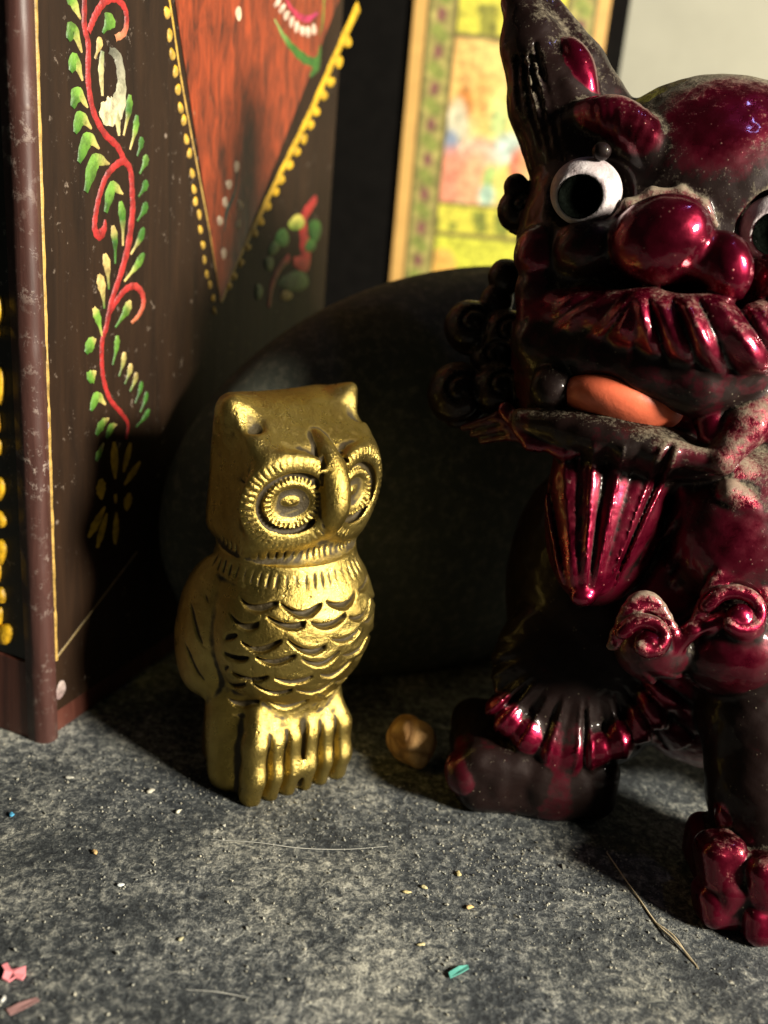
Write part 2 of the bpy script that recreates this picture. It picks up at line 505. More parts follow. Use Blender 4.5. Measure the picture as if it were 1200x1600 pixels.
# ================================================================== THE SETTING
I3 = np.eye(3)
slab_V, slab_F = [], []
nx, ny = 120, 100
gx = np.linspace(-32, 34, nx); gy = np.linspace(2, 46, ny)
for y in gy:
    for x in gx: slab_V.append((x, y, 0.0))
for j in range(ny - 1):
    for i in range(nx - 1): slab_F.append((j * nx + i, j * nx + i + 1, (j + 1) * nx + i + 1, (j + 1) * nx + i))
ledge = mesh_obj('stone_ledge', slab_V, slab_F, M['stone'])
tag(ledge, kind='structure')
wall = box_mesh('wall', np.zeros(3), I3, (-34, 44, -1), (42, 46, 45), M['wall'])
tag(wall, kind='structure')

# ================================================================== PAINTED BOX
BA = math.radians(21)
BD = np.array([math.sin(BA), math.cos(BA), 0])          # along the side that faces the owl
BE = np.array([-math.cos(BA), math.sin(BA), 0])         # along the front, to the left
BN = -BE                                                # outward from the side
B0 = on_floor(72, 1165)
BL, BW, BH = 10.62, 8.5, 17.5
box = empty('painted_box', B0)
tag(box, 'tall dark wooden box with hand painted red vine, green leaves and yellow dots', 'box')
AX = np.stack([BD, BE, np.array([0, 0, 1.0])])
box_mesh('side_panel', B0, AX, (0.30, 0.0, 0.55), (BL, 0.5, BH), M['side'], box, 0.03)
box_mesh('base_rail', B0, AX, (0.30, 0.12, 0.0), (BL, 0.5, 0.55), M['skirt'], box, 0.03)
box_mesh('front_panel', B0, AX, (0.06, 0.40, 1.62), (0.5, BW, BH), M['front'], box, 0.03)
box_mesh('front_skirt', B0, AX, (0.02, 0.40, 0.0), (0.5, BW, 1.62), M['skirt'], box, 0.03)
box_mesh('far_panel', B0, AX, (0.5, BW - 0.4, 0.0), (BL, BW, BH), M['side'], box, 0.03)
box_mesh('back_panel', B0, AX, (BL - 0.4, 0.5, 0.0), (BL - 0.003, BW - 0.4, BH), M['side'], box, 0.0)
box_mesh('lid', B0, AX, (-0.15, -0.15, BH), (BL + 0.15, BW + 0.15, BH + 0.5), M['skirt'], box, 0.08)
# rounded corner post
pv, pf = [], []
prof = [(0.30, -0.02), (0.16, -0.03), (0.06, 0.01), (0.0, 0.09), (-0.02, 0.2), (-0.01, 0.40), (0.30, 0.40)]
zs = np.linspace(0, BH, 60)
for z in zs:
    wob = 0.012 * math.sin(z * 5.1) + 0.01 * math.sin(z * 13 + 1)
    for k, (s, e) in enumerate(prof):
        q = B0 + BD * (s + (wob if 0 < k < 5 else 0)) + BE * (e + (wob if 0 < k < 5 else 0)); pv.append((q[0], q[1], z))
npf = len(prof)
for j in range(len(zs) - 1):
    for k in range(npf):
        a, b = j * npf + k, j * npf + (k + 1) % npf
        pf.append((a, a + npf, b + npf, b))
mesh_obj('corner_post', pv, pf, M['post'], box, smooth=True)

def side(x, y):                                         # picture point -> (along, up) on the side panel
    p = on_plane(x, y, B0, BN) - B0
    return np.array([p @ BD, p[2]])
def front(x, y):
    o = B0 + BD * 0.06
    p = on_plane(x, y, o, BD) - o
    return np.array([p @ BE, p[2]])
def to_side(q, lift): return B0 + BD * q[0] + np.array([0, 0, q[1]]) + BN * lift
def to_front(q, lift): return B0 + BD * (0.06 - lift) + BE * q[0] + np.array([0, 0, q[1]])

def stroke(name, pts, widths, cols, where=side, place=to_side, thick=0.014, parent=box, n=7):
    """a raised brush stroke: rounded ribbon with tapered ends; pts are picture points"""
    c = spline([where(*p) for p in pts], n)
    m_ = len(c); t = np.linspace(0, 1, m_)
    w = np.interp(t, np.linspace(0, 1, len(widths)), widths)
    cl = np.stack([np.interp(t, np.linspace(0, 1, len(cols)), [q[i] for q in cols]) for i in range(3)], 1)
    tg = np.gradient(c, axis=0); tg /= np.maximum(np.linalg.norm(tg, axis=1, keepdims=True), 1e-9)
    nr = np.stack([-tg[:, 1], tg[:, 0]], 1)
    V, Fc, C = [], [], []
    for i in range(m_):
        jit = 1 + 0.10 * math.sin(i * 1.7 + pts[0][0]) 
        for k, (o, l) in enumerate(((-1, -0.004), (-0.7, 0.65), (0, 1.0), (0.7, 0.65), (1, -0.004))):
            q = c[i] + nr[i] * (w[i] * 0.5 * o * jit)
            V.append(place(q, l * thick * min(1, w[i] / 0.08 + 0.15) if l > 0 else l)); C.append(cl[i])
    for i in range(m_ - 1):
        for k in range(4):
            a = i * 5 + k; Fc.append((a, a + 1, a + 6, a + 5))
    return mesh_obj(name, V, Fc, M['paint'], parent, smooth=True, col=C)
def drop(name, x, y, wpx, hpx, ang, col, col2=None, where=side, place=to_side, thick=0.024, parent=box):
    """a dab of paint: an uneven low dome"""
    a = math.radians(ang); V, C, Fc = [], [], []
    col2 = col2 or col
    rings = ((1.0, -0.004), (0.86, 0.6), (0.5, 0.95), (0.0, 1.0)); ns = 14
    ph = random.uniform(0, 6)
    for r, l in rings:
        for k in range(ns):
            u = 2 * math.pi * k / ns
            rr = r * (1 + 0.10 * math.sin(2 * u + ph) + 0.07 * math.sin(3 * u + 2 * ph))
            px = math.cos(u) * rr * wpx / 2; py = math.sin(u) * rr * hpx / 2
            X = x + px * math.cos(a) - py * math.sin(a); Y = y + px * math.sin(a) + py * math.cos(a)
            V.append(place(where(X, Y), l * thick if l > 0 else l))
            f = 0.5 + 0.5 * math.sin(u) * r
            C.append([col[i] * (1 - f) + col2[i] * f for i in range(3)])
            if r == 0.0: break
    for j in range(len(rings) - 2):
        for k in range(ns):
            Fc.append((j * ns + k, j * ns + (k + 1) % ns, (j + 1) * ns + (k + 1) % ns, (j + 1) * ns + k))
    top = (len(rings) - 1) * ns
    for k in range(ns): Fc.append(((len(rings) - 2) * ns + k, (len(rings) - 2) * ns + (k + 1) % ns, top))
    return mesh_obj(name, V, Fc, M['paint'], parent, smooth=True, col=C)

RED, GRN, LGRN, CRM, YEL, GOLD, TEAL = (0.36, 0.020, 0.018), (0.035, 0.13, 0.012), (0.15, 0.31, 0.035), (0.60, 0.43, 0.15), (0.66, 0.39, 0.012), (0.48, 0.30, 0.075), (0.015, 0.05, 0.045)
# gold lines
def sz_line(name, a, b, w, col, n=40, brk=()):
    a = np.array(a); b = np.array(b); segs = []
    V, Fc, C = [], [], []
    d = (b - a) / np.linalg.norm(b - a); nr = np.array([-d[1], d[0]])
    for i in range(n + 1):
        t = i / n; c = a + (b - a) * t
        ww = w * (0.8 + 0.35 * abs(math.sin(i * 2.3)) + 0.15 * math.sin(i * 0.9))
        if any(lo < t < hi for lo, hi in brk): ww *= 0.25
        for o, l in ((-1, -0.004), (0, 0.025), (1, -0.004)):
            V.append(to_side(c + nr * ww * 0.5 * o, l)); C.append(col)
    for i in range(n):
        for k in range(2):
            q = i * 3 + k; Fc.append((q, q + 1, q + 4, q + 3))
    return mesh_obj(name, V, Fc, M['paint'], box, smooth=True, col=C)
sz_line('painted_line', (0.35, BH - 0.3), (0.35, 1.62), 0.085, GOLD, 120, ((0.63, 0.645), (0.69, 0.70), (0.925, 0.94)))
sz_line('painted_line', (0.33, 1.66), side(214, 862), 0.05, (0.22, 0.15, 0.05), 30)
# the stained triangle and its border
tri = [side(262, -70), side(345, 472), side(556, -70)]
T = []
for q in tri: T.append(to_side(q, 0.012))
for q in tri: T.append(to_side(q, -0.05))
mesh_obj('triangle_inlay', T, [(0, 1, 2), (5, 4, 3), (0, 3, 4, 1), (1, 4, 5, 2), (2, 5, 3, 0)], M['orange'], box)
stroke('painted_line', [(252, -70), (268, 20), (281, 110), (296, 195), (312, 280), (328, 365), (345, 470)], [0.06, 0.05, 0.04], [YEL, GOLD, GOLD])
stroke('painted_line', [(560, 10), (522, 92), (484, 178), (446, 255), (405, 338), (372, 405), (345, 472)], [0.26, 0.18, 0.13], [YEL, YEL, GOLD])
for x, y in [(257, -14), (261, 20), (265, 55), (269, 85), (274, 112), (278, 140), (282, 169), (287, 188), (291, 218), (296, 240), (300, 271), (303, 296), (305, 315), (311, 335), (313, 359), (317, 383), (319, 406), (323, 429), (328, 445), (333, 466), (335, 486)]:
    s_ = 1 - y / 1100
    drop('painted_dot', x, y, 9.5 * s_, 23 * s_, -4, YEL, GOLD)
for x, y in [(540, 62), (527, 94), (514, 125), (503, 146), (491, 171), (482, 192), (472, 214), (461, 234), (450, 255), (437, 278), (428, 297), (416, 320), (405, 343), (395, 361), (384, 383), (374, 408), (363, 429), (355, 444)]:
    s_ = 1 - y / 1200
    drop('painted_dot', x + 3, y + 3, 13 * s_, 20 * s_, 10, YEL, YEL)
# vines
stroke('painted_vine', [(130, -60), (132, 0), (132, 42), (138, 70), (138, 127), (146, 174), (163, 208), (183, 228), (194, 250), (204, 267), (207, 309), (207, 332), (201, 380), (190, 424), (174, 472), (166, 512), (160, 531), (159, 562), (162, 593), (172, 624), (191, 647), (200, 663), (197, 686)],
       [0.13, 0.13, 0.14, 0.14, 0.14, 0.16, 0.18, 0.14, 0.13, 0.12, 0.10, 0.08], [RED])
stroke('painted_vine', [(138, 50), (143, 38), (150, 22), (163, 3), (180, -3), (194, 11), (198, 31), (194, 51), (180, 60)], [0.12, 0.14, 0.14, 0.13, 0.12], [RED, RED, RED, RED, (0.6, 0.25, 0.12)])
stroke('painted_vine', [(194, 250), (180, 259), (166, 276), (156, 304), (150, 332), (148, 357), (155, 368), (163, 357), (164, 343)], [0.14, 0.13, 0.13, 0.14, 0.2, 0.06], [RED])
stroke('painted_vine', [(166, 510), (170, 492), (183, 469), (197, 452), (211, 447), (222, 458), (224, 475), (217, 492), (205, 505)], [0.10, 0.13, 0.14, 0.14, 0.07], [RED, RED, (0.42, 0.04, 0.03), (0.5, 0.15, 0.06)])
# comma leaves left of the vine
for pts, w in [([(104, -12), (113, 0), (126, 30)], .24), ([(106, 62), (115, 47), (128, 82)], .24), ([(110, 112), (118, 95), (129, 126)], .24),
               ([(113, 168), (122, 146), (137, 168)], .24), ([(117, 208), (127, 184), (143, 201)], .24), ([(123, 254), (138, 217), (155, 232)], .25),
               ([(134, 300), (149, 252), (171, 256)], .27), ([(165, 332), (176, 293), (192, 303)], .24),
               ([(134, 552), (143, 536), (150, 530)], .26), ([(138, 596), (143, 588), (150, 580)], .28), ([(142, 642), (152, 620), (165, 632)], .22),
               ([(150, 680), (160, 662), (170, 654)], .2), ([(166, 686), (174, 668), (182, 664)], .18), ([(150, 720), (156, 706), (162, 692)], .16)]:
    stroke('painted_leaf', pts, [0.10 * w / .24, w * 1.15, w * 0.8, 0.04], [GRN, LGRN, CRM])
# teardrop leaves
for (x0, y0, x1, y1), w, cs in [((174, 22, 160, 52), .34, (LGRN, GRN)), ((156, 58, 148, 92), .18, (CRM, CRM)), ((203, 148, 193, 212), .20, (LGRN, GRN, CRM)),
        ((214, 180, 203, 234), .18, (GRN, LGRN, CRM)), ((221, 214, 214, 244), .18, (GRN, GRN)), ((229, 242, 218, 272), .20, (LGRN, GRN)),
        ((229, 282, 216, 308), .20, (GRN, GRN)), ((229, 316, 214, 346), .20, (GRN, GRN)), ((225, 356, 204, 398), .20, (GRN, GRN, CRM)),
        ((225, 396, 194, 440), .20, (GRN, LGRN, CRM)), ((188, 314, 192, 384), .22, (LGRN, GRN, CRM)), ((176, 352, 180, 412), .20, (CRM, GRN, GRN)),
        ((163, 396, 170, 452), .22, (CRM, CRM, GRN)), ((154, 428, 163, 482), .24, (CRM, CRM, GRN)), ((146, 480, 160, 528), .20, (CRM, LGRN, LGRN, CRM)),
        ((204, 470, 180, 512), .24, (CRM, LGRN, GRN)), ((183, 524, 176, 570), .17, (LGRN, GRN)), ((194, 550, 186, 588), .17, (CRM, GRN)),
        ((204, 568, 195, 600), .17, (CRM, GRN)), ((213, 582, 203, 612), .16, (CRM, GRN)), ((221, 596, 211, 630), .15, (GRN, GRN)),
        ((229, 612, 219, 644), .15, (GRN, GRN)), ((233, 640, 212, 668), .16, (GRN, GRN))]:
    xm, ym = (x0 * .6 + x1 * .4) + 2, y0 * .6 + y1 * .4
    stroke('painted_leaf', [(x0, y0), (xm, ym), (x1, y1)], [0.08, w, w * 0.9, w * .35, 0.05], list(cs))
# rubbed pale smear on the vine
stroke('paint_smear', [(156, 168), (168, 175), (184, 165), (190, 130), (184, 90), (170, 78)], [.18, .5, .42, .24, .22, .1], [(.68, .56, .30), (.66, .58, .36), (.42, .40, .26), (.24, .23, .17), (.16, .16, .12)], thick=0.015)
for p in [((160, 80), (158, 110), (160, 150)), ((174, 170), (174, 185), (175, 196)), ((183, 168), (184, 190), (186, 212))]:
    stroke('painted_leaf', list(p), [.1, .16, .06], [(.2, .25, .12), (.62, .5, .22)])
# yellow flower
for (x0, y0, x1, y1), w in [((178, 690, 180, 748), .24), ((204, 692, 193, 738), .2), ((219, 722, 194, 758), .2), ((157, 748, 159, 780), .3),
                            ((202, 770, 198, 798), .3), ((138, 840, 164, 792), .24), ((152, 856, 167, 802), .22), ((180, 850, 182, 800), .2), ((180, 772, 181, 786), .1)]:
    stroke('painted_petal', [(x0, y0), ((x0 + x1) / 2, (y0 + y1) / 2), (x1, y1)], [.08, w, w * .9, .05], [(0.55, .34, .02), (.60, .36, .02)])
# figures on the triangle
stroke('painted_leaf', [(428, 30), (446, 62), (470, 88), (492, 96), (500, 70)], [.12, .5, .75, .6, .12], [(.3, .42, .12), GRN, (.03, .12, .015), GRN])
for i, (x, y) in enumerate([(433, 4), (440, 14), (447, 24), (455, 34), (463, 42), (472, 48), (481, 50), (490, 46)]):
    drop('painted_petal', x, y, 9, 20, 25 - i * 5, (.72, .55, .42), (.6, .4, .3))
stroke('painted_petal', [(440, -12), (458, 18), (478, 30), (496, 20)], [.2, .45, .5, .2], [(.5, .03, .06), (.34, .02, .09)])
stroke('painted_leaf', [(506, -20), (504, 30), (498, 56)], [.2, .24, .1], [LGRN, GRN])
drop('painted_dot', 372, 21, 11, 24, 0, (.75, .6, .4))
stroke('painted_leaf', [(371, 256), (366, 300), (354, 330), (350, 362)], [.12, .30, .45, .1], [TEAL])
for x, y in [(369, 260), (357, 288), (351, 316), (374, 320), (371, 350), (349, 396), (343, 345)]:
    drop('painted_dot', x, y, 10, 19, 0, (.55, .42, .30))
stroke('painted_vine', [(494, 310), (484, 324), (474, 342), (476, 380), (478, 410), (458, 408)], [.22, .3, .34, .5, .5, .2], [RED])
stroke('painted_vine', [(452, 402), (436, 420), (424, 450), (420, 480)], [.2, .22, .2, .15], [RED])
drop('painted_petal', 464, 348, 26, 26, 0, (.62, .52, .10), LGRN)
for x, y, w, hh, a in [(441, 372, 22, 30, 20), (428, 388, 16, 24, 20), (492, 360, 22, 34, 0), (484, 384, 20, 22, 0), (460, 440, 52, 30, -15), (420, 412, 14, 26, 0), (404, 456, 14, 24, 0)]:
    drop('painted_leaf', x, y, w, hh, a, GRN, (.03, .11, .02))
drop('painted_dot', 447, 462, 20, 16, 0, (.5, .33, .05))
# front panel: beads of thick yellow paint along the left picture edge
for x, y, w, hh in [(0, 486, 12, 46), (-4, 520, 12, 20), (0, 602, 20, 58), (-4, 660, 14, 34), (-3, 700, 16, 30), (0, 764, 22, 38), (1, 812, 22, 30), (2, 862, 22, 40), (-2, 895, 10, 34), (2, 930, 18, 26), (0, 962, 12, 28), (8, 990, 26, 38)]:
    drop('paint_bead', x, y, w, hh, 0, YEL, (0.66, .36, .01), where=front, place=to_front, thick=0.10)
for x, y, w, hh in [(73, 666, 8, 17), (95, 1078, 15, 30)]:
    drop('paint_chip', x, y, w, hh, 12, (.50, .40, .36), (.3, .2, .2), thick=0.02)

# ================================================================== PICTURE AND ROUND STONE
PY = 35.0
pc = np.array([0, PY, 0.0]); pn = np.array([0, -1.0, 0])
def pic(x, y): 
    q = on_plane(x, y, pc, pn); return np.array([q[0], q[2]])
xl, zb = pic(610, 470); xr, zt = pic(955, 0)
xl = -0.55; xr = pic(950, 40)[0]
frame = empty('mounted_picture', (xl + (xr - xl) / 2, PY + 0.4, 0))
tag(frame, 'colourful printed picture with yellow border on a black board behind the statue', 'picture')
board_l, board_r = pic(500, 240)[0], pic(984, 30)[0]
z0, z1 = 0.0, 24.0
box_mesh('backing_board', np.zeros(3), I3, (board_l, PY + 0.25, z0), (board_r, PY + 0.9, z1 + 0.8), M['black'], frame, 0.05)
box_mesh('card_mount', np.zeros(3), I3, (xl, PY + 0.06, 1.2), (xr, PY + 0.248, z1), M['tan'], frame, 0.02)
# the print: painted cell by cell from its own layout
pw, ph = 150, 420
u = np.linspace(0, 1, pw); v = np.linspace(0, 1, ph)
UU, VV = np.meshgrid(u, v)
X0, X1, Z0, Z1 = xl + 0.45, xr - 0.40, 1.6, z1 - 0.4
Xc = X0 + (X1 - X0) * UU; Zc = Z0 + (Z1 - Z0) * VV
def zrow(y, x=720): return pic(x, y)[1]
OLV = np.array([.42, .36, .10]); YG = np.array([.66, .60, .06]); LINE = np.array([.16, .13, .03])
colr = np.zeros((ph, pw, 3)); colr[:] = OLV
def sn(a, b, c): return 0.5 + 0.5 * np.sin(Xc * a + Zc * b + c)
colr *= (0.8 + 0.4 * sn(9, 7, 0) * sn(-5, 11, 2))[..., None]
bw = 0.95                                              # ornamental border
inner = (Xc > X0 + bw) & (Xc < X1 - bw)
for zc in np.arange(2.0, z1, 1.12):                    # flowers in the border
    for xc in (X0 + bw * .5, X1 - bw * .5):
        r2 = ((Xc - xc) / .20) ** 2 + ((Zc - zc) / .26) ** 2
        colr[r2 < .7] = (.24, .10, .07)
        for q in (-.48, .48):
            r3 = ((Xc - xc - .1 * np.sign(q)) / .22) ** 2 + ((Zc - zc - q) / .2) ** 2
            colr[r3 < 1] = (.24, .27, .05)
mid = inner
za, zb_, zc_, zd, ze = zrow(320), zrow(368), zrow(378), zrow(54), zrow(-2)
cap1 = mid & (Zc < za) & (Zc > zb_); low = mid & (Zc <= zb_); top = mid & (Zc > zd)
pict = mid & (Zc >= za) & (Zc <= zd)
base = np.stack([.80 - .10 * sn(.8, .3, 1), .52 + .22 * sn(1.1, -1.3, .5), .16 + .25 * sn(1.9, .9, 2)], -1)
colr[pict] = base[pict]
def blob(x, y, rx, ry, c):
    X, Z = pic(x, y); s = 36.0 / 1500
    r2 = ((Xc - X) / (rx * s)) ** 2 + ((Zc - Z) / (ry * s)) ** 2
    f = np.clip(1.5 - r2, 0, 1)[..., None] * pict[..., None]
    colr[:] = colr * (1 - f) + np.array(c) * f
for a in [(740, 100, 60, 70, (.85, .48, .14)), (800, 70, 60, 40, (.86, .58, .18)), (725, 165, 12, 24, (.55, .20, .03)), (752, 150, 10, 26, (.85, .45, .12)),
          (712, 205, 16, 40, (.72, .66, .45)), (702, 228, 14, 22, (.22, .27, .36)), (790, 180, 24, 40, (.82, .72, .22)), (780, 190, 12, 20, (.50, .60, .22)),
          (750, 245, 34, 26, (.90, .50, .35)), (700, 280, 26, 40, (.85, .30, .18)), (740, 285, 22, 40, (.88, .42, .22)), (795, 232, 22, 20, (.60, .72, .62)),
          (766, 282, 12, 22, (.40, .55, .16)), (790, 290, 18, 24, (.80, .66, .16)), (810, 262, 14, 26, (.85, .22, .12)), (760, 305, 12, 14, (.45, .65, .5)),
          (850, 150, 40, 60, (.85, .6, .2)), (860, 260, 40, 50, (.7, .5, .2))]: blob(*a)
colr[cap1 | top] = YG
colr[low] = (.62, .62, .05)
for (cz, amp) in ((zrow(332), 1), (zrow(345), 1), (zrow(356), 1)):      # blurred caption script
    r = mid & (np.abs(Zc - cz) < 0.13) & ((sn(7.5, 0, cz) * sn(3.1, 0, 2 * cz)) > 0.25) & cap1
    colr[r] = (.25, .28, .03)
for yy in (10, 28, 42):
    cz = zrow(yy); r = top & (np.abs(Zc - cz) < 0.16) & ((sn(6.1, 0, cz) * sn(2.3, 0, cz)) > 0.3)
    colr[r] = (.28, .27, .03)
X, Z = pic(690, 415); colr[low & (((Xc - X) / .5) ** 2 + ((Zc - Z) / .6) ** 2 < 1)] = (.75, .42, .08)
for xx in (X0 + .06, X0 + bw, X1 - bw, X1 - .06): colr[np.abs(Xc - xx) < 0.07] = LINE
for zz in (za, zb_, zd): colr[mid & (np.abs(Zc - zz) < 0.06)] = LINE
colr = np.clip(colr * 1.08, 0, .9)
Vp = np.stack([Xc, np.full_like(Xc, PY + 0.05), Zc], -1).reshape(-1, 3)
idx = np.arange(pw * ph).reshape(ph, pw)
Fp = np.stack([idx[:-1, :-1], idx[:-1, 1:], idx[1:, 1:], idx[1:, :-1]], -1).reshape(-1, 4).tolist()
mesh_obj('print', Vp, Fp, M['print'], frame, col=colr.reshape(-1, 3))

# smooth dark round stone behind the owl
DC, DR, DA = np.array([2.28, 21.97, 3.53]), np.array([7.99, 2.56, 5.23]), 0.60
dv, df = [], []
nu, nv = 110, 60
DX = np.array([[math.cos(DA), math.sin(DA), 0], [-math.sin(DA), math.cos(DA), 0], [0, 0, 1]])
for j in range(nv + 1):
    ph_ = -math.pi / 2 + math.pi * j / nv
    for i in range(nu):
        t = 2 * math.pi * i / nu
        w = 1 + 0.006 * math.sin(3 * t + 1) * math.cos(ph_) + 0.004 * math.sin(5 * t + 4 * ph_)
        q = DC + (DR * np.array([math.cos(t) * math.cos(ph_), math.sin(t) * math.cos(ph_), math.sin(ph_)]) * w) @ DX
        q[2] = max(q[2], 0.0) if q[2] > -0.05 else -0.02
        dv.append(q)
for j in range(nv):
    for i in range(nu):
        a, b = j * nu + i, j * nu + (i + 1) % nu
        df.append((a, b, b + nu, a + nu))
dome = mesh_obj('round_stone', dv, df, M['dome'], smooth=True, origin=DC)
tag(dome, 'large smooth dark rounded stone behind the brass owl', 'stone')

# ================================================================== BRASS OWL
OT = math.radians(36)
OX = np.array([math.cos(OT), math.sin(OT), 0]); OY = np.array([math.sin(OT), -math.cos(OT), 0])
OO = np.array([-2.0, 15.35, 0.0]) + 0.2 * OX
OLEAN = 0.055
owl = empty('owl_figurine', OO)
tag(owl, 'small cast brass owl figurine with carved feathers standing on the stone', 'figurine')
def owl_world(V):
    tw = np.clip((V[:, 2] - 3.9) / 0.8, 0, 1); tw = math.radians(6) * tw * tw * (3 - 2 * tw)   # head turned a little further
    x = V[:, 0] * np.cos(tw) + V[:, 1] * np.sin(tw) + OLEAN * V[:, 2]
    y = -V[:, 0] * np.sin(tw) + V[:, 1] * np.cos(tw)
    return OO + x[:, None] * OX + y[:, None] * OY + V[:, 2:3] * np.array([0, 0, 1.03])

def build_owl():
    S = Sdf()
    # trunk, belly, tail
    S.ell((0.08, 0.36, 2.88), (1.50, 1.26, 1.60), part='body', k=0)
    S.ell((0, -0.16, 3.50), (1.28, 1.06, 1.15), part='body', k=0.3)
    S.cap((0, -0.32, 2.6), (0, -0.30, 0.1), 1.02, 1.04, part='body', k=0.35)
    S.ell((0, 0.26, 0.95), (1.22, 0.98, 1.4), part='body', k=0.2)
    for sx, pn_ in ((-1, 'wing#l'), (1, 'wing#r')):
        S.ell((sx * 1.24, -0.30, 2.72), (0.36, 0.80, 1.30), axes=np.array([[.98, .18 * sx, 0.06 * sx], [-.18 * sx, .98, -0.14], [-0.06 * sx, 0.14, .99]]), part=pn_, k=0.05)
        S.cap((sx * 0.84, 0.05, 1.7), (sx * 0.90, 0.48, 0.30), 0.44, 0.46, part='body', k=0.25)
    # neck and head
    S.ell((0, 0.0, 3.98), (1.20, 1.10, 0.66), part='collar', k=0.16)
    def collar(P):
        r = np.sqrt((P[:, 0] / 1.17) ** 2 + ((P[:, 1] - 0.04) / 1.08) ** 2)
        return np.maximum((r - 1.02) * 1.04, np.abs(P[:, 2] - 4.02) - 0.14)
    S.add(collar, (0, 0, 4.0), 1.30, k=0.12, part='collar')
    S.rbox((0, -0.10, 5.45), (1.24, 0.90, 1.32), 0.42, part='head', k=0.14)
    S.ell((0, 0.22, 5.02), (1.20, 0.86, 0.95), part='head', k=0.25)
    # slanting forehead, hollowed crown
    nrm = np.array([0, 0.50, 0.866]); p0 = np.array([0, 0.62, 6.12])
    S.add(lambda P: -((P - p0) @ nrm), (0, 0, 6.5), 2.2, k=0.22, part='head', mode='s')
    S.add(lambda P: np.sqrt(P[:, 0] ** 2 + (P[:, 2] - 16.5) ** 2) - 9.86, (0, -0.3, 6.7), 1.6, k=0.15, part='head', mode='s')
    for sx, pn_ in ((-1, 'ear#l'), (1, 'ear#r')):
        ex, ez = (0.10, 0.06) if sx > 0 else (0.0, 0.0)
        S.chain([(sx * 0.98, -0.34, 6.22), (sx * 1.10 + ex * .5, -0.34, 6.44 + ez * .6), (sx * 1.19 + ex, -0.30, 6.60 + ez)], [0.30, 0.18, 0.07], part=pn_, k=0.28)
        S.ell((sx * 1.02 + ex * .5, 0.14, 6.42), (0.16, 0.11, 0.24), axes=np.array([[1, 0, 0], [0, .86, .5], [0, -.5, .86]]), part=pn_, mode='s', k=0.12)
    # brow ridges, sockets, eyes
    for sx, q in ((-1, 'l'), (1, 'r')):
        ec = np.array([sx * 0.66, 0.92, 5.25])
        yaw = sx * 0.34
        A = np.array([[math.cos(yaw), -math.sin(yaw), 0], [math.sin(yaw), math.cos(yaw), 0], [0, 0, 1]])
        def ring(P, ec=ec, A=A):                         # broad low brow band
            p = (P - ec) @ A.T
            r = np.sqrt((p[:, 0] / 0.66) ** 2 + (p[:, 2] / 0.60) ** 2)
            return np.sqrt(((r - 1.05) * 0.45) ** 2 + ((p[:, 1] + 0.06) * 1.0) ** 2) - 0.115
        S.add(ring, ec, 0.8, k=0.22, part='face_disc#' + q)
        S.ell(ec + np.array([0, 0.17, -0.02]), (0.56, 0.25, 0.47), axes=A, part='face_disc#' + q, mode='s', k=0.06)
        def moat(P, ec=ec, A=A):
            p = (P - ec) @ A.T
            r = np.sqrt((p[:, 0] / 0.56) ** 2 + ((p[:, 2] + 0.02) / 0.47) ** 2)
            return np.sqrt(((r - 0.98) * 0.5) ** 2 + (p[:, 1] + 0.02) ** 2) - 0.065
        S.add(moat, ec, 0.7, k=0.04, part='face_disc#' + q, mode='s')
        def ring2(P, ec=ec, A=A):
            p = (P - ec) @ A.T
            r = np.sqrt((p[:, 0] / 0.40) ** 2 + ((p[:, 2] + 0.02) / 0.31) ** 2)
            return np.sqrt(((r - 1) * 0.34) ** 2 + ((p[:, 1] + 0.085) * 1.2) ** 2) - 0.070
        S.add(ring2, ec, 0.55, k=0.05, part='eye#' + q)
        S.ell(ec + A.T @ np.array([-0.03, -0.13, 0.02]), (0.17, 0.11, 0.10), axes=A, part='eye#' + q, k=0.06)
        S.ell(ec + A.T @ np.array([-0.02, 0.03, 0.02]), (0.05, 0.07, 0.045), axes=A, part='eye#' + q, mode='s', k=0.03)
        def hatch(P, ec=ec, A=A, sx=sx):
            p = (P - ec) @ A.T
            ang = np.arctan2(p[:, 2], p[:, 0])
            r = np.sqrt((p[:, 0] / 0.66) ** 2 + (p[:, 2] / 0.60) ** 2)
            wob = 0.25 * np.sin(ang * 5.0) + 0.12 * np.sin(ang * 17)
            g = np.clip(np.cos(ang * 46 + wob * 4 + r * 2.0) * 2.4 - 1.3, 0, 1)
            m1 = np.clip(1 - np.abs(r - 1.12) / 0.15, 0, 1) ** .5 * np.clip(0.75 + 0.5 * np.sin(ang * 2 + 1.3), 0, 1)
            m2 = np.clip(1 - np.abs(r - 0.63) / 0.09, 0, 1) ** .5
            g2 = np.clip(np.cos(ang * 34 + 1 + wob * 3) * 2.2 - 1.1, 0, 1)
            fr = np.clip(p[:, 1] * 4 + 1.8, 0, 1)
            return fr * (0.045 * g * m1 + 0.035 * g2 * m2)
        S.add(hatch, ec, 0.95, mode='d', part='face_disc#' + q)
    # collar strokes
    def strokes(P):
        ang = np.arctan2(P[:, 0], P[:, 1])
        g = np.clip(np.cos(ang * 52 + 0.6 * np.sin(ang * 7)) * 2.2 - 0.9, 0, 1)
        mz = np.clip(1 - np.abs(P[:, 2] - 3.97) / 0.13, 0, 1) ** .5
        mc = np.clip(1 - np.abs(P[:, 2] - 4.36) / 0.09, 0, 1) ** .5
        return np.where(P[:, 1] > -0.3, (0.030 * g * mz + 0.035 * g * mc) * (0.6 + 0.4 * np.sin(ang * 9 + 2)), 0)
    S.add(strokes, (0, 0, 4.3), 1.5, mode='d', part='collar')
    # bridge and beak
    bk = spline([(0, 0.50, 6.16), (0, 0.86, 5.94), (0, 1.10, 5.60), (0, 1.22, 5.24), (0, 1.18, 4.92), (0, 1.06, 4.68)], 5)
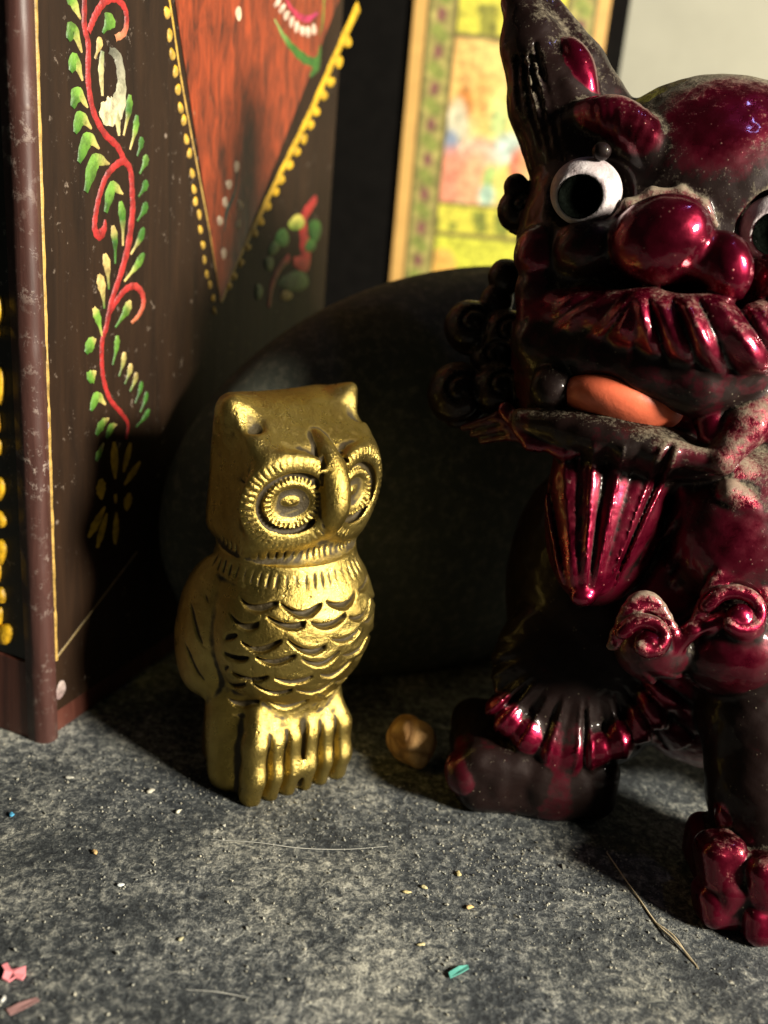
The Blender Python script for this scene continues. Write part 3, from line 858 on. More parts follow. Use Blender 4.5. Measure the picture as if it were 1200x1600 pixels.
    br = np.interp(np.linspace(0, 1, len(bk)), [0, .2, .45, .65, .85, 1], [.08, .14, .20, .19, .11, .03])
    S.chain(bk, br, part='beak', k=0.10)
    for sx in (-1, 1):
        S.chain([(sx * 0.17, 0.90, 6.12), (sx * 0.23, 1.02, 5.84), (sx * 0.26, 1.10, 5.56)], [0.02, 0.05, 0.03], part='beak', mode='s', k=0.05)
    # breast feathers: rows of crescent gouges
    def scales(P):
        th = np.arctan2(P[:, 0], P[:, 1] + 0.25)
        zz = P[:, 2]
        out = np.zeros(len(P), np.float32)
        zz = zz + 0.03 * np.sin(th * 5.0 + 1.0) + 0.02 * np.sin(th * 11.0 + zz * 3)
        row = np.floor((zz - 1.30) / 0.31)
        for dr in (-1, 0, 1):
            rr = row + dr
            zc = 1.30 + (rr + 0.5) * 0.31
            rad = np.sqrt(np.clip(1 - ((zc - 2.95) / 1.75) ** 2, 0.2, 1)) * 1.38
            wdt = 0.58
            ncol = th * rad / wdt + 0.5 * np.mod(rr, 2)
            cid = np.round(ncol)
            jx = 0.13 * np.sin(cid * 12.9 + rr * 7.7); jz = 0.05 * np.sin(cid * 5.1 + rr * 3.3)
            uu = (ncol - cid - jx) * wdt; vv = zz - zc - jz - 0.35 * uu * np.sin(cid * 3.1 + rr)* .3
            crv = vv - 1.7 * uu * uu + 0.06 + 0.10 * uu * np.sin(cid * 4.7 + rr * 2.9)
            half = (0.048 + 0.09 * uu) * np.sqrt(np.clip(1 - (uu / 0.27) ** 2, 0, 1))
            g = np.clip((half - np.abs(crv)) / 0.022, -1, 1) * 0.5 + 0.5
            g = g * (np.abs(uu) < 0.27)
            lip = np.exp(-((crv - 0.11) / 0.07) ** 2) * np.clip(1 - (uu / 0.32) ** 2, 0, 1)
            out += (0.105 * g * (0.8 + 0.35 * np.sin(cid * 7.3 + rr * 5.5)) - 0.018 * lip).astype(np.float32)
        m_ = np.clip((1.02 - np.abs(th)) / 0.15, 0, 1) * np.clip((zz - 1.45) / 0.2, 0, 1) * np.clip((3.72 - zz) / 0.12, 0, 1) * (P[:, 1] > 0)
        return out * m_
    S.add(scales, (0, 0.4, 2.9), 2.3, mode='d', part='body')
    # wing feather nicks
    def wingcut(P):
        q = P[:, 1] * 0.8 + P[:, 2] * 0.55
        g = np.clip(np.cos(q * 17) * 2 - 1.2, 0, 1) * np.clip(np.cos(P[:, 2] * 9 + P[:, 1] * 6) * 2 - .2, 0, 1)
        return 0.035 * g * (np.abs(P[:, 0]) > 1.36) * np.clip((3.5 - P[:, 2]) / .3, 0, 1) * np.clip((P[:, 2] - 1.7) / .3, 0, 1) * (P[:, 1] < .45)
    S.add(wingcut, (0, 0, 2.8), 2.2, mode='d', part='body')
    # feet
    for sx, q in ((-1, 'l'), (1, 'r')):
        fc = sx * 0.50
        S.ell((fc, 0.72, 0.95), (0.44, 0.46, 0.62), part='foot#' + q, k=0.15)
        S.rbox((fc, 0.70, 0.50), (0.50, 0.52, 0.62), 0.20, part='foot#' + q, k=0.10)
        for i, ox in enumerate((-0.32, 0.0, 0.32)):
            S.chain([(fc + ox * 0.70, 0.86, 1.50), (fc + ox * 1.0, 1.10, 1.06), (fc + ox * 1.08, 1.20, 0.50), (fc + ox * 1.08, 1.16, 0.10)], [0.21, 0.23, 0.23, 0.21], part='foot#' + q, k=0.12)
    def toe_cuts(P):
        x, y, z = P[:, 0], P[:, 1], P[:, 2]
        g = np.zeros(len(P), np.float32)
        for x0 in (-0.67, -0.34, 0.33, 0.66):
            w = 0.045 + 0.02 * np.clip(1 - z, 0, 1)
            g += np.exp(-((x - x0 - 0.03 * x0 * (1 - z)) / w) ** 2)
        return 0.10 * g * np.clip((1.32 - z) / 0.35, 0, 1) * np.clip((y - 0.75) / 0.2, 0, 1)
    S.add(toe_cuts, (0, 1.1, 0.6), 1.4, mode='d', part='foot#l')
    S.cap((0, 1.25, 1.35), (0, 1.3, 0.0), 0.05, 0.08, part='body', mode='s', k=0.08)
    S.add(lambda P: -P[:, 2] + 0.0, (0, 0, 0), 99, mode='i', k=0.04, part='body')
    # hand finished unevenness
    S.add(lambda P: tooling(P, 6.0, 0.0045), (0, 0, 3.5), 99, mode='d', part='body')
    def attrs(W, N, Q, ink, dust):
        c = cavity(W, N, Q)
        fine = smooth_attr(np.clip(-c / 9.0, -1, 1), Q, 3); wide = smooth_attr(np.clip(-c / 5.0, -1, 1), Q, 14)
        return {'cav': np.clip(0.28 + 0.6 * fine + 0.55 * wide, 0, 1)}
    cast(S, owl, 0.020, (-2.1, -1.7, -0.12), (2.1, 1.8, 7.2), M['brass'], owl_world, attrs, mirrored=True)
build_owl()

# ================================================================== GUARDIAN LION
lion = empty('lion_statue', (5.6, 15.0, 0))
tag(lion, 'glossy dark red guardian lion statue with white ringed eyes and orange tongue', 'statue')
def pr(r, d): return r * d / FPX                        # a picture length at a distance -> cm
def img_axes(a):
    c, s_ = math.cos(math.radians(a)), math.sin(math.radians(a))
    return np.stack([c * CR - s_ * CU, s_ * CR + c * CU, CF])   # a turns clockwise in the picture
class Lion(Sdf):
    def E(self, x, y, d, rx, ry, rd, a=0, **kw):
        return self.ell(at(x, y, d), (pr(rx, d), pr(ry, d), pr(rd, d)), axes=img_axes(a), **kw)
    def B(self, x, y, d, rx, ry, rd, rr, a=0, **kw):
        return self.rbox(at(x, y, d), (pr(rx, d), pr(ry, d), pr(rd, d)), pr(rr, d), axes=img_axes(a), **kw)
    def Cs(self, pts, n=4, **kw): return self.Cc(spline(pts, n), **kw)
    def Cc(self, pts, **kw):                            # pts: (x, y, depth, radius px)
        return self.chain([at(*p[:3]) for p in pts], [pr(p[3], p[2]) for p in pts], **kw)

def build_lion():
    S = Lion()
    U = dict
    def view(P):
        v = P - CC; d = v @ CF
        return 600 + FPX * (v @ CR) / d, 800 - FPX * (v @ CU) / d, d
    def flutes(cx, cy, step, amp, mask, sharp=1.0):
        """radial carved ridges about a centre, slightly uneven"""
        def fn(P):
            x, y, d = view(P)
            an = np.arctan2(x - cx, y - cy) / step
            an = an + 0.13 * np.sin(an * 1.7 + 0.7) + 0.08 * np.sin(an * 4.3)
            w = np.abs(np.sin(an * math.pi)) ** sharp
            am = amp * (0.8 + 0.35 * np.sin(np.round(an) * 2.9 + 1))
            return (am * (0.55 - w) * mask(x, y, d)).astype(np.float32)
        return fn
    # ---- trunk and far side
    S.E(1130, 900, 18.0, 240, 300, 210, part='body', k=0, ink=.35)
    S.E(1110, 620, 17.6, 250, 230, 190, part='body', k=0.5, ink=.3)
    S.E(1290, 760, 17.0, 190, 260, 200, part='body', k=0.4)
    S.E(1160, 830, 15.6, 112, 130, 85, part='body', k=0.3, ink=.6, dust=.3)                    # chest
    # ---- smooth haunch
    S.E(925, 960, 18.1, 132, 235, 140, -6, part='haunch', k=0.10, ink=.85, dust=.12)  # the dark tone stands in for the shade over the haunch
    S.E(925, 1030, 17.9, 128, 140, 105, 0, part='haunch', k=0.3, ink=.85, dust=.12)
    # ---- head
    S.E(1095, 318, 16.4, 212, 172, 195, 6, part='head', k=0.12, ink=.75, dust=.42)
    S.E(1130, 226, 15.9, 140, 90, 122, 8, part='head', k=0.25, ink=.7, dust=.38)
    S.E(1125, 232, 15.75, 100, 72, 110, 8, part='head', k=0.2, ink=.12, dust=.10)   # forehead
    S.E(925, 390, 16.1, 118, 165, 130, 0, part='head', k=0.25, ink=.8, dust=.2)             # near cheek
    S.E(1080, 440, 15.7, 190, 105, 120, 10, part='head', k=0.3, ink=.75, dust=.2)            # muzzle root
    S.E(880, 560, 16.4, 82, 150, 120, 0, part='head', k=0.2, ink=.6)               # jowl
    S.E(1280, 470, 16.0, 110, 190, 150, 0, part='head', k=0.25)
    # ---- ears
    S.Cc([(905, 255, 16.0, 78), (862, 160, 16.0, 66), (832, 70, 16.0, 48), (812, 0, 16.0, 27), (803, -40, 16.0, 10)], part='ear#l', k=0.15, ink=.95, dust=.26)
    S.Cc([(960, 190, 16.2, 40), (900, 110, 16.2, 46), (850, 20, 16.2, 30)], part='ear#l', k=0.12, ink=.8, dust=.32)
    S.E(866, 128, 15.05, 22, 50, 30, -22, part='ear#l', mode='s', k=0.25, ink=.95, dust=.2)
    S.E(903, 112, 15.62, 27, 56, 34, -22, part='ear#l', k=0.10, ink=0.0, dust=.05)
    S.Cc([(1310, 300, 16.0, 70), (1390, 170, 16.2, 58), (1440, 60, 16.3, 26)], part='ear#r', k=0.15, ink=.9)
    # ---- brows
    S.Cs([(890, 190, 15.5, 8), (925, 178, 15.15, 17), (965, 184, 14.92, 24), (1000, 212, 14.85, 25), (1020, 252, 14.88, 17), (1027, 290, 14.98, 7)], part='eyebrow#l', k=0.18, ink=.30, dust=.18)
    S.Cc([(1000, 186, 15.0, 8), (1024, 216, 14.9, 9), (1036, 254, 14.9, 9), (1034, 292, 14.95, 7)], part='eyebrow#l', k=0.08, ink=.3, dust=.85)
    S.Cs([(1118, 278, 14.8, 9), (1130, 245, 14.7, 18), (1165, 224, 14.7, 24), (1215, 224, 14.8, 28), (1270, 250, 15.1, 24)], part='eyebrow#r', k=0.08, ink=.3, dust=.45)
    S.Cc([(1112, 268, 14.75, 7), (1124, 234, 14.65, 9), (1158, 204, 14.6, 10), (1210, 200, 14.7, 9)], part='eyebrow#r', k=0.06, ink=.3, dust=.9)
    S.add(flutes(955, 340, 0.13, 0.018, lambda x, y, d: np.clip((y - 150) / 10, 0, 1) * np.clip((1030 - x) / 8, 0, 1) * np.clip((x - 900) / 12, 0, 1) * np.clip((238 - y) / 10, 0, 1) * (d < 15.2), 0.8), at(965, 195, 14.8), 0.7, mode='d', part='eyebrow#l')
    for i in range(4):                                                        # hair lines in the ear
        S.Cs([(878 - 17 * i, 250 - 12 * i, 15.26 + .10 * i, 3), (858 - 16 * i, 160, 15.32 + .09 * i, 6), (836 - 9 * i, 70, 15.5 + .07 * i, 3)], part='ear#l', mode='s', k=0.06, ink=.95, dust=.35)
    for a_, b_, c_ in [((815, 360), (835, 372), (868, 362)), ((818, 420), (840, 432), (880, 424)), ((890, 418), (925, 432), (962, 424)), ((822, 470), (850, 480), (890, 474))]:
        S.Cs([(*a_, 15.3, 3), (*b_, 15.05, 6), (*c_, 14.95, 3)], part='cheek', mode='s', k=0.05, ink=.9, dust=.4)
    # eye sockets
    S.E(918, 300, 14.9, 70, 66, 55, 0, part='head', mode='s', k=0.08, ink=.75, dust=.25)
    S.E(1208, 358, 14.7, 66, 66, 55, 0, part='head', mode='s', k=0.08, ink=.5, dust=.3)
    # small bead over the eye
    S.E(940, 237, 14.45, 15, 14, 14, 0, part='bead', k=0.03, ink=.9)
    # ---- nose lobes and cheeks
    S.E(1032, 378, 14.3, 78, 68, 74, 8, part='nose', k=0.16)
    S.E(1052, 362, 14.15, 52, 50, 60, 8, part='nose', k=0.2)
    S.E(1092, 408, 14.3, 50, 40, 50, 20, part='nose', k=0.15)
    S.E(1132, 418, 14.1, 42, 57, 52, -14, part='nose', k=0.10)
    S.E(1196, 440, 14.5, 26, 40, 40, 0, part='nose', k=0.03)
    S.E(925, 388, 14.95, 58, 44, 50, -8, part='cheek', k=0.14, ink=.7, dust=.2)
    S.E(846, 398, 15.5, 42, 46, 46, 0, part='cheek', k=0.08, ink=.5)
    S.E(842, 452, 15.6, 38, 34, 42, 0, part='cheek', k=0.10, ink=.6)
    # rim of wrinkles over the nose
    S.Cc([(956, 346, 14.7, 5), (980, 318, 14.6, 7), (1018, 301, 14.52, 8), (1062, 300, 14.46, 8), (1098, 322, 14.42, 8), (1118, 352, 14.42, 6)], part='nose', k=0.10, ink=.4, dust=.5)
    # ---- upper lip with fluted whiskers
    S.Cc([(835, 480, 15.6, 28), (910, 488, 15.1, 38), (1000, 500, 14.45, 46), (1090, 516, 14.15, 52), (1160, 534, 14.1, 48), (1240, 500, 14.4, 46)], part='moustache', k=0.12, ink=.30, dust=.18)
    S.add(flutes(900, 75, 0.093, 0.20, lambda x, y, d: np.clip((x - 985) / 14, 0, 1) * np.clip((y - 462) / 16, 0, 1) * np.clip((590 - y) / 10, 0, 1) * (d < 14.9), 0.8), at(1090, 515, 14.1), 1.0, mode='d', part='moustache')
    S.add(flutes(1080, 350, 0.16, 0.09, lambda x, y, d: np.clip((985 - x) / 14, 0, 1) * np.clip((y - 455) / 20, 0, 1) * np.clip((530 - y) / 10, 0, 1) * np.clip((x - 850) / 40, 0, 1) * (d < 15.6), 0.8), at(920, 490, 14.9), 0.8, mode='d', part='moustache')
    # ---- open mouth
    S.E(985, 624, 14.7, 116, 54, 115, 12, part='mouth', mode='s', k=0.06, ink=.9)
    S.E(1020, 590, 14.2, 80, 34, 70, 12, part='mouth', mode='s', k=0.05, ink=.8)
    S.Cc([(845, 532, 15.75, 46), (935, 552, 15.2, 48), (1015, 574, 14.85, 52), (1090, 592, 14.65, 54), (1160, 592, 14.65, 44)], part='upper_lip', k=0.2, ink=.68, dust=.05)  # dark tone paints the shade of this recessed lip into its colour
    # lower jaw and chin rim
    S.E(960, 690, 15.7, 150, 44, 100, 12, part='jaw', k=0.10, ink=.8, dust=.15)
    S.E(1010, 706, 15.25, 140, 36, 72, 12, part='jaw', k=0.15, ink=.75, dust=.2)
    S.Cc([(815, 655, 15.6, 18), (880, 668, 15.2, 18), (960, 688, 14.8, 14), (1050, 706, 14.58, 15), (1128, 724, 14.5, 20)], part='jaw', k=0.16, ink=.6, dust=.38)
    S.Cc([(1128, 718, 14.45, 22), (1165, 665, 14.6, 36), (1210, 600, 14.9, 46), (1260, 540, 15.2, 50)], part='jaw', k=0.10, ink=.35, dust=.55)
    S.Cc([(1090, 545, 14.7, 34), (1105, 610, 14.8, 30), (1112, 680, 14.7, 22)], part='jaw', k=0.08, ink=.15)    # mouth corner
    S.E(862, 606, 15.3, 34, 36, 32, 0, part='fang', k=0.08, ink=.9, dust=.15)
    S.Cc([(790, 640, 15.8, 12), (830, 690, 15.5, 14), (900, 705, 15.2, 12)], part='jaw', k=0.05, ink=.3)
    # ribbons running down to the right
    S.Cc([(1140, 768, 14.9, 18), (1200, 815, 15.0, 22), (1270, 870, 15.3, 22)], part='ribbon', k=0.10, ink=.2, dust=.6)
    S.Cc([(1150, 742, 15.2, 30), (1230, 790, 15.3, 34)], part='ribbon', k=0.10, ink=.3, dust=.45)
    S.Cc([(1045, 735, 15.6, 20), (1120, 820, 15.5, 24), (1210, 880, 15.5, 26)], part='ribbon', k=0.16, ink=.3, dust=.15)
    S.Cc([(1060, 800, 15.9, 16), (1130, 870, 15.8, 22), (1220, 905, 15.8, 22)], part='ribbon', k=0.08, ink=.3, dust=.3)
    # ---- mane curls down the near side
    cur = [(806, 292, 16.3, 20), (812, 330, 16.5, 36), (790, 432, 16.9, 28), (776, 470, 17.0, 26), (735, 512, 17.1, 42), (790, 525, 16.9, 40), (716, 618, 17.0, 50), (780, 610, 16.8, 44), (770, 560, 17.0, 36)]
    for i, (x, y, d, r) in enumerate(cur):
        pn_ = 'mane_curl#%d' % i
        S.E(x, y, d, r, r * 1.02, r, 0, part=pn_, k=0.06, ink=.8, dust=.22)
        def groove(P, c=at(x, y, d), R_=pr(r, d)):
            p = (P - c) @ np.stack([CR, CU, CF]).T
            an = np.arctan2(p[:, 1], p[:, 0]); rr = np.sqrt(p[:, 0] ** 2 + p[:, 1] ** 2) / R_
            g = np.clip(np.cos(rr * 9.0 + an) * 2 - 1.1, 0, 1)
            return (0.065 * g * np.clip((1.1 - rr) * 4, 0, 1)).astype(np.float32)
        if r > 33: S.add(groove, at(x, y, d), pr(r, d) - 0.55, mode='d', part=pn_)
    for i in range(3):                                                        # swept hair under the curls
        S.Cc([(725 + 14 * i, 668 + 10 * i, 16.7, 7), (780 + 10 * i, 652 + 14 * i, 16.3, 9), (850 + 10 * i, 668 + 16 * i, 15.9, 8)], part='mane', k=0.06, ink=.6)
    # ---- fluted bib
    S.E(945, 790, 16.2, 92, 160, 70, 8, part='bib', k=0.08, ink=.45)
    S.E(948, 770, 15.75, 94, 120, 62, 6, part='bib', k=0.15, ink=.35, dust=.1)
    S.E(925, 850, 15.65, 55, 88, 46, 12, part='bib', k=0.2, ink=.25, dust=.1)
    S.E(910, 932, 15.45, 20, 16, 18, 0, part='bib', k=0.10, ink=.0)
    S.add(flutes(905, 1040, 0.125, 0.13, lambda x, y, d: np.clip((x - 845) / 10, 0, 1) * np.clip((1065 - x) / 14, 0, 1) * np.clip((y - 690) / 15, 0, 1) * np.clip((925 - y) / 50, 0, 1) * (d < 15.9), 0.75), at(945, 800, 15.4), 1.3, mode='d', part='bib')
    # ---- scrolls on the belt
    for (x, y, r, sg) in [(1010, 1000, 40, 1), (1152, 962, 52, 1)]:
        pts = []
        for q in range(9):
            a_ = math.radians(200 + q * 36); rr = r * (1 - q * 0.075)
            pts.append((x + rr * math.cos(a_), y + rr * 0.85 * math.sin(a_), 14.85 - 0.02 * q, 11))
        S.Cs(pts, part='scroll', k=0.04, ink=.05, dust=.25)
        S.E(x + 4, y + 2, 14.8, r * .42, r * .40, 18, 0, part='scroll', k=0.03)
        for e in (14, 28):
            S.Cs([(x - r - e * .6, y + 10, 15.05, 7), (x - r * .5, y - r * .8 - e, 15.0, 9), (x + r * .4, y - r * .85 - e * .9, 15.0, 9), (x + r * .95 + e * .3, y - r * .2, 15.0, 6)], part='scroll', k=0.06, ink=.2, dust=.42)
    S.E(1020, 1010, 15.5, 60, 55, 55, 0, part='body', k=0.2, ink=.6, dust=.1)
    S.Cc([(1030, 1030, 15.2, 18), (1080, 985, 15.0, 14), (1130, 965, 15.0, 12)], part='scroll', k=0.05, dust=.1)
    S.E(1150, 1010, 15.6, 92, 75, 85, -15, part='body', k=0.2, ink=.6, dust=.1)
    # ---- fluted fringe under the haunch
    out_ = [(768, 1108), (796, 1142), (830, 1168), (868, 1184), (908, 1188), (948, 1178), (986, 1158), (1018, 1128), (1040, 1090), (1054, 1046), (1060, 1005)]
    S.E(912, 1045, 17.3, 142, 134, 70, 0, part='fringe', k=0.08, ink=.8)
    S.Cc([(x + (915 - x) * .06, y + (985 - y) * .06, 16.95 - .0016 * (x - 768), 18) for x, y in out_], part='fringe', k=0.3, ink=.10, dust=.05)
    S.add(flutes(915, 985, 0.20, 0.14, lambda x, y, d: np.clip((np.hypot(x - 915, y - 985) - 105) / 40, 0, 1) * np.clip((y - 985) / 20, 0, 1) * (d < 17.3), 0.75), at(915, 1090, 16.7), 1.3, mode='d', part='fringe')
    # ---- hind foot
    F0 = on_floor(820, 1285); 
    fa = np.stack([np.array([1, 0.02, 0]), np.array([-0.02, 1, 0]), np.array([0, 0, 1.0])])
    S.rbox((F0[0] + 0.16, F0[1] + 1.15, 0.60), (1.46, 1.15, 0.66), 0.44, axes=fa, part='hind_paw', k=0.10, ink=.8)
    for i, dx in enumerate((-1.12, -0.55, 0.15, 0.9)):
        S.ell((F0[0] + dx, F0[1] + 0.40, 0.66), (0.36, 0.46, (0.40, 0.55, 0.58, 0.52)[i]), part='hind_paw', k=0.05, ink=.5 if i < 1 else .85)
    S.Cc([(880, 1150, 17.2, 60), (860, 1210, 17.4, 70)], part='hind_paw', k=0.2, ink=.6)
    # ---- front leg and paw
    S.Cc([(1200, 1000, 16.2, 115), (1180, 1120, 15.9, 84), (1190, 1230, 15.7, 82), (1210, 1330, 15.6, 92)], part='front_leg', k=0.15, ink=.8)
    G = on_floor(1180, 1465)
    S.rbox((G[0] + 0.35, G[1] + 1.0, 0.42), (1.05, 1.0, 0.46), 0.24, part='front_paw', k=0.15, ink=.5)
    for i, (x, y, d) in enumerate([(1128, 1345, 15.0), (1196, 1372, 14.75), (1268, 1380, 14.8)]):
        S.B(x, y, d, 37, 44, 44, 26, -8, part='front_paw', k=0.05, ink=.15, dust=.14)
        S.B(x - 6, y + 62, d + .02, 36, 34, 40, 22, -4, part='front_paw', k=0.03, ink=.15)
    for x, y, d in [(1138, 1280, 15.4), (1165, 1292, 15.3), (1196, 1306, 15.2)]:
        S.E(x, y, d, 20, 30, 24, -12, part='front_paw', k=0.03, dust=.25)
    # far front leg, out of the picture
    S.Cc([(1400, 1000, 17.0, 100), (1430, 1200, 16.8, 80), (1440, 1330, 16.6, 90)], part='front_leg', k=0.15, ink=.3)
    S.add(lambda P: -P[:, 2], (0, 0, 0), 99, mode='i', k=0.05, part='body')
    S.add(lambda P: tooling(P, 4.5, 0.010) + tooling(P[:, [1, 2, 0]], 13.0, 0.0035), (5, 15, 5), 99, mode='d', part='body')
    spots = [(x, y, 16.6 - .0016 * (x - 768), 17, .08, .15) for x, y in out_] + [(1118, 205, 14.75, 66, .05, .06), (1165, 180, 14.8, 50, .15, .12), (1150, 850, 14.8, 40, .3, .15), (1070, 870, 15.0, 34, .3, .2), (1150, 1040, 14.9, 40, .35, .0), (724, 1190, 17.2, 30, .05, .0), (835, 410, 15.1, 22, .2, .0)]
    def attrs(W, N, Q, ink, dust):
        c = cavity(W, N, Q)
        fine = smooth_attr(np.clip(-c / 8.0, -1, 1), Q, 3); wide = smooth_attr(np.clip(-c / 4.0, -1, 1), Q, 16)  # hollows: colour darkened there to paint the shade of creases
        up = np.clip(N[:, 2], 0, 1) ** 2
        for x, y, d, r, ik, du in spots:
            f = np.clip(1.6 - np.linalg.norm(W - at(x, y, d), axis=1) / pr(r, d), 0, 1)
            ink = ink * (1 - f) + ik * f; dust = dust * (1 - f) + du * f
        dd = smooth_attr(dust, Q, 4); ii = smooth_attr(ink, Q, 4)
        return {'dust': np.clip(dd * (0.55 + 0.75 * up + 1.1 * smooth_attr(np.clip(c / 9.0, 0, 1), Q, 2)) + 0.30 * up + 0.35 * np.clip(wide, 0, 1), 0, 1.2), 'ink': np.clip(ii + 0.5 * np.clip(fine, 0, 1) + .3 * np.clip(wide, 0, 1), 0, 1)}  # crest dust also stands in for glints along the ridges
    cast(S, lion, 0.034, (0.1, 9.6, -0.2), (10.4, 20.6, 15.2), M['lacquer'], lambda V: V, attrs)

    # ---- painted eyes and tongue
    def piece(name, S2, lo, hi, h, mat, parent=lion):
        V, Q = polygonise(S2, lo, hi, h)
        for _ in range(2): V = 0.4 * V + 0.6 * np.stack([smooth_attr(V[:, i], Q, 1) for i in range(3)], 1)
        return mesh_obj(name, V, Q.tolist(), mat, parent, smooth=True)
    for x, y, d, dx, dy in [(916, 300, 14.72, -10, 5), (1212, 358, 14.5, 6, 6)]:
        E_ = Lion(); E_.E(x, y, d + .08, 56, 53, 42, 0, part='eye', k=0)
        E_.E(x + dx, y + dy, d - .40, 41, 39, 47, 0, part='eye', mode='s', k=0.07)
        c = at(x, y, d)
        eye = piece('eye', E_, c - .9, c + .9, 0.025, M['eye'])
        P_ = Lion(); P_.E(x + dx, y + dy, d - .38, 41, 39, 48, 0, part='pupil', k=0)
        P_.E(x + dx, y + dy, d - .42, 40.2, 38.2, 47.5, 0, part='pupil', mode='s', k=0.0)
        P_.E(x, y, d + .08, 55, 52, 40.5, 0, part='pupil', mode='i', k=0.0)
        c = at(x + dx, y + dy, d - .2)
        piece('pupil', P_, c - .6, c + .6, 0.02, M['pupil'], eye)
    T_ = Lion(); T_.E(970, 628, 15.30, 98, 44, 74, 13, part='tongue', k=0)
    c = at(972, 622, 14.6)
    piece('tongue', T_, c - 1.2, c + 1.2, 0.035, M['tongue'])
build_lion()

# ================================================================== SMALL THINGS ON THE STONE
def lump(name, x, y, wpx, hpx, zpx, col, label, cat, ang=0, mat=None, group=None, seed=0, n1=18, n2=12, rough=.12):
    """an irregular crumb standing on the stone at a picture point"""
    r_ = random.Random(seed * 31 + 5)
    c = on_floor(x, y + hpx * 0.30); d = np.linalg.norm(c - CC) ; k = d / FPX
    a = math.radians(ang)
    ph = [r_.uniform(0, 6.28) for _ in range(8)]
    V, Fc = [], []
    for j in range(n2 + 1):
        p = -math.pi / 2 + math.pi * j / n2
        for i in range(n1):
            t = 2 * math.pi * i / n1
            u_ = np.array([math.cos(t) * math.cos(p), math.sin(t) * math.cos(p), math.sin(p)])
            w = 1 + rough * (math.sin(2 * t + ph[0]) * math.cos(p) + .7 * math.sin(3 * t + ph[1] + 2 * p) * math.cos(p) + .5 * math.sin(5 * t + ph[2]) * math.cos(p) ** 2 * math.sin(3 * p + ph[3]))
            q = u_ * w * np.array([wpx, hpx, zpx]) * k / 2
            q = np.array([q[0] * math.cos(a) - q[1] * math.sin(a), q[0] * math.sin(a) + q[1] * math.cos(a), q[2]])
            V.append(q)
    V = np.array(V); V[:, 2] -= V[:, 2].min() * 0.92; V[:, 2] = np.maximum(V[:, 2], 0.004)
    for j in range(n2):
        for i in range(n1):
            b0, b1 = j * n1 + i, j * n1 + (i + 1) % n1
            Fc.append((b0, b1, b1 + n1, b0 + n1))
    o = mesh_obj(name, V + c, Fc, mat or mat_simple(name + '_material', col, .75, .25, 900, .4), smooth=True, origin=c)
    return tag(o, label, cat, group)
def mat_nut():
    t = NT('nut_skin')
    n = t.noise(170, 5, .65, .6); v_ = t.voro(150, 'DISTANCE_TO_EDGE')
    c = t.mix(t.ramp(n, [(.35, 0.0), (.68, 1.0)]), (.36, .19, .07), (.70, .45, .19))
    c = t.mix(t.ramp(v_, [(0.0, .65), (.09, 0.0)]), c, (.15, .07, .025))
    return t.set(Base_Color=c, Roughness=.85, Specular_IOR_Level=.2, Normal=t.bump(t.math('ADD', n, t.ramp(v_, [(0, 0.0), (.12, 1.0)])), .6, .0006))
lump('nut', 640, 1172, 74, 62, 78, None, 'wrinkled tan nut lying between the owl and the lion foot', 'nut', -25, mat_nut(), seed=3, n1=40, n2=26, rough=.11)
for x, y, w, h_, z_, c_, lb, cat, an in [
    (18, 1272, 15, 13, 9, (.06, .30, .50), 'tiny blue crumb on the stone near the box corner', 'crumb', 10),
    (278, 1268, 11, 13, 10, (.70, .66, .50), 'pale crumb on the stone below and left of the owl feet', 'crumb', 0),
    (188, 1382, 15, 13, 9, (.66, .70, .68), 'white crumb in the dark patch at the left of the stone', 'crumb', 20),
    (148, 1330, 15, 15, 9, (.55, .36, .15), 'tan crumb on the stone at left under the box', 'crumb', 20),
    (635, 1393, 20, 11, 7, (.62, .52, .24), 'long pale yellow crumb in front of the lion hind paw', 'crumb', 10),
    (662, 1385, 15, 13, 8, (.62, .54, .28), 'pale yellow crumb just right of the long yellow one', 'crumb', 0),
    (733, 1416, 16, 16, 9, (.66, .48, .20), 'orange yellow crumb below the lion hind paw', 'crumb', 40),
    (716, 1364, 16, 15, 9, (.60, .50, .22), 'yellow crumb nearest the lion hind paw', 'crumb', 0),
    (658, 1475, 20, 10, 6, (.62, .54, .28), 'flat straw coloured crumb at the lower middle of the stone', 'crumb', 5),
    (235, 1235, 22, 14, 9, (.52, .50, .40), 'grey white crumb in the light left of the owl', 'crumb', 15),
    (108, 1214, 18, 12, 7, (.48, .47, .40), 'grey crumb on the stone in front of the box corner', 'crumb', 0),
    (282, 1466, 12, 14, 7, (.45, .42, .25), 'olive crumb on the lower left of the stone', 'crumb', 0),
    (5, 1560, 12, 14, 8, (.75, .75, .70), 'white crumb under the pink scrap', 'crumb', 0)]:
    lump('crumb', x, y, w * .6, h_ * .6, z_ * .5, tuple(q * .85 for q in c_), lb, cat, an, seed=int(x + y), n1=10, n2=6, rough=.30)

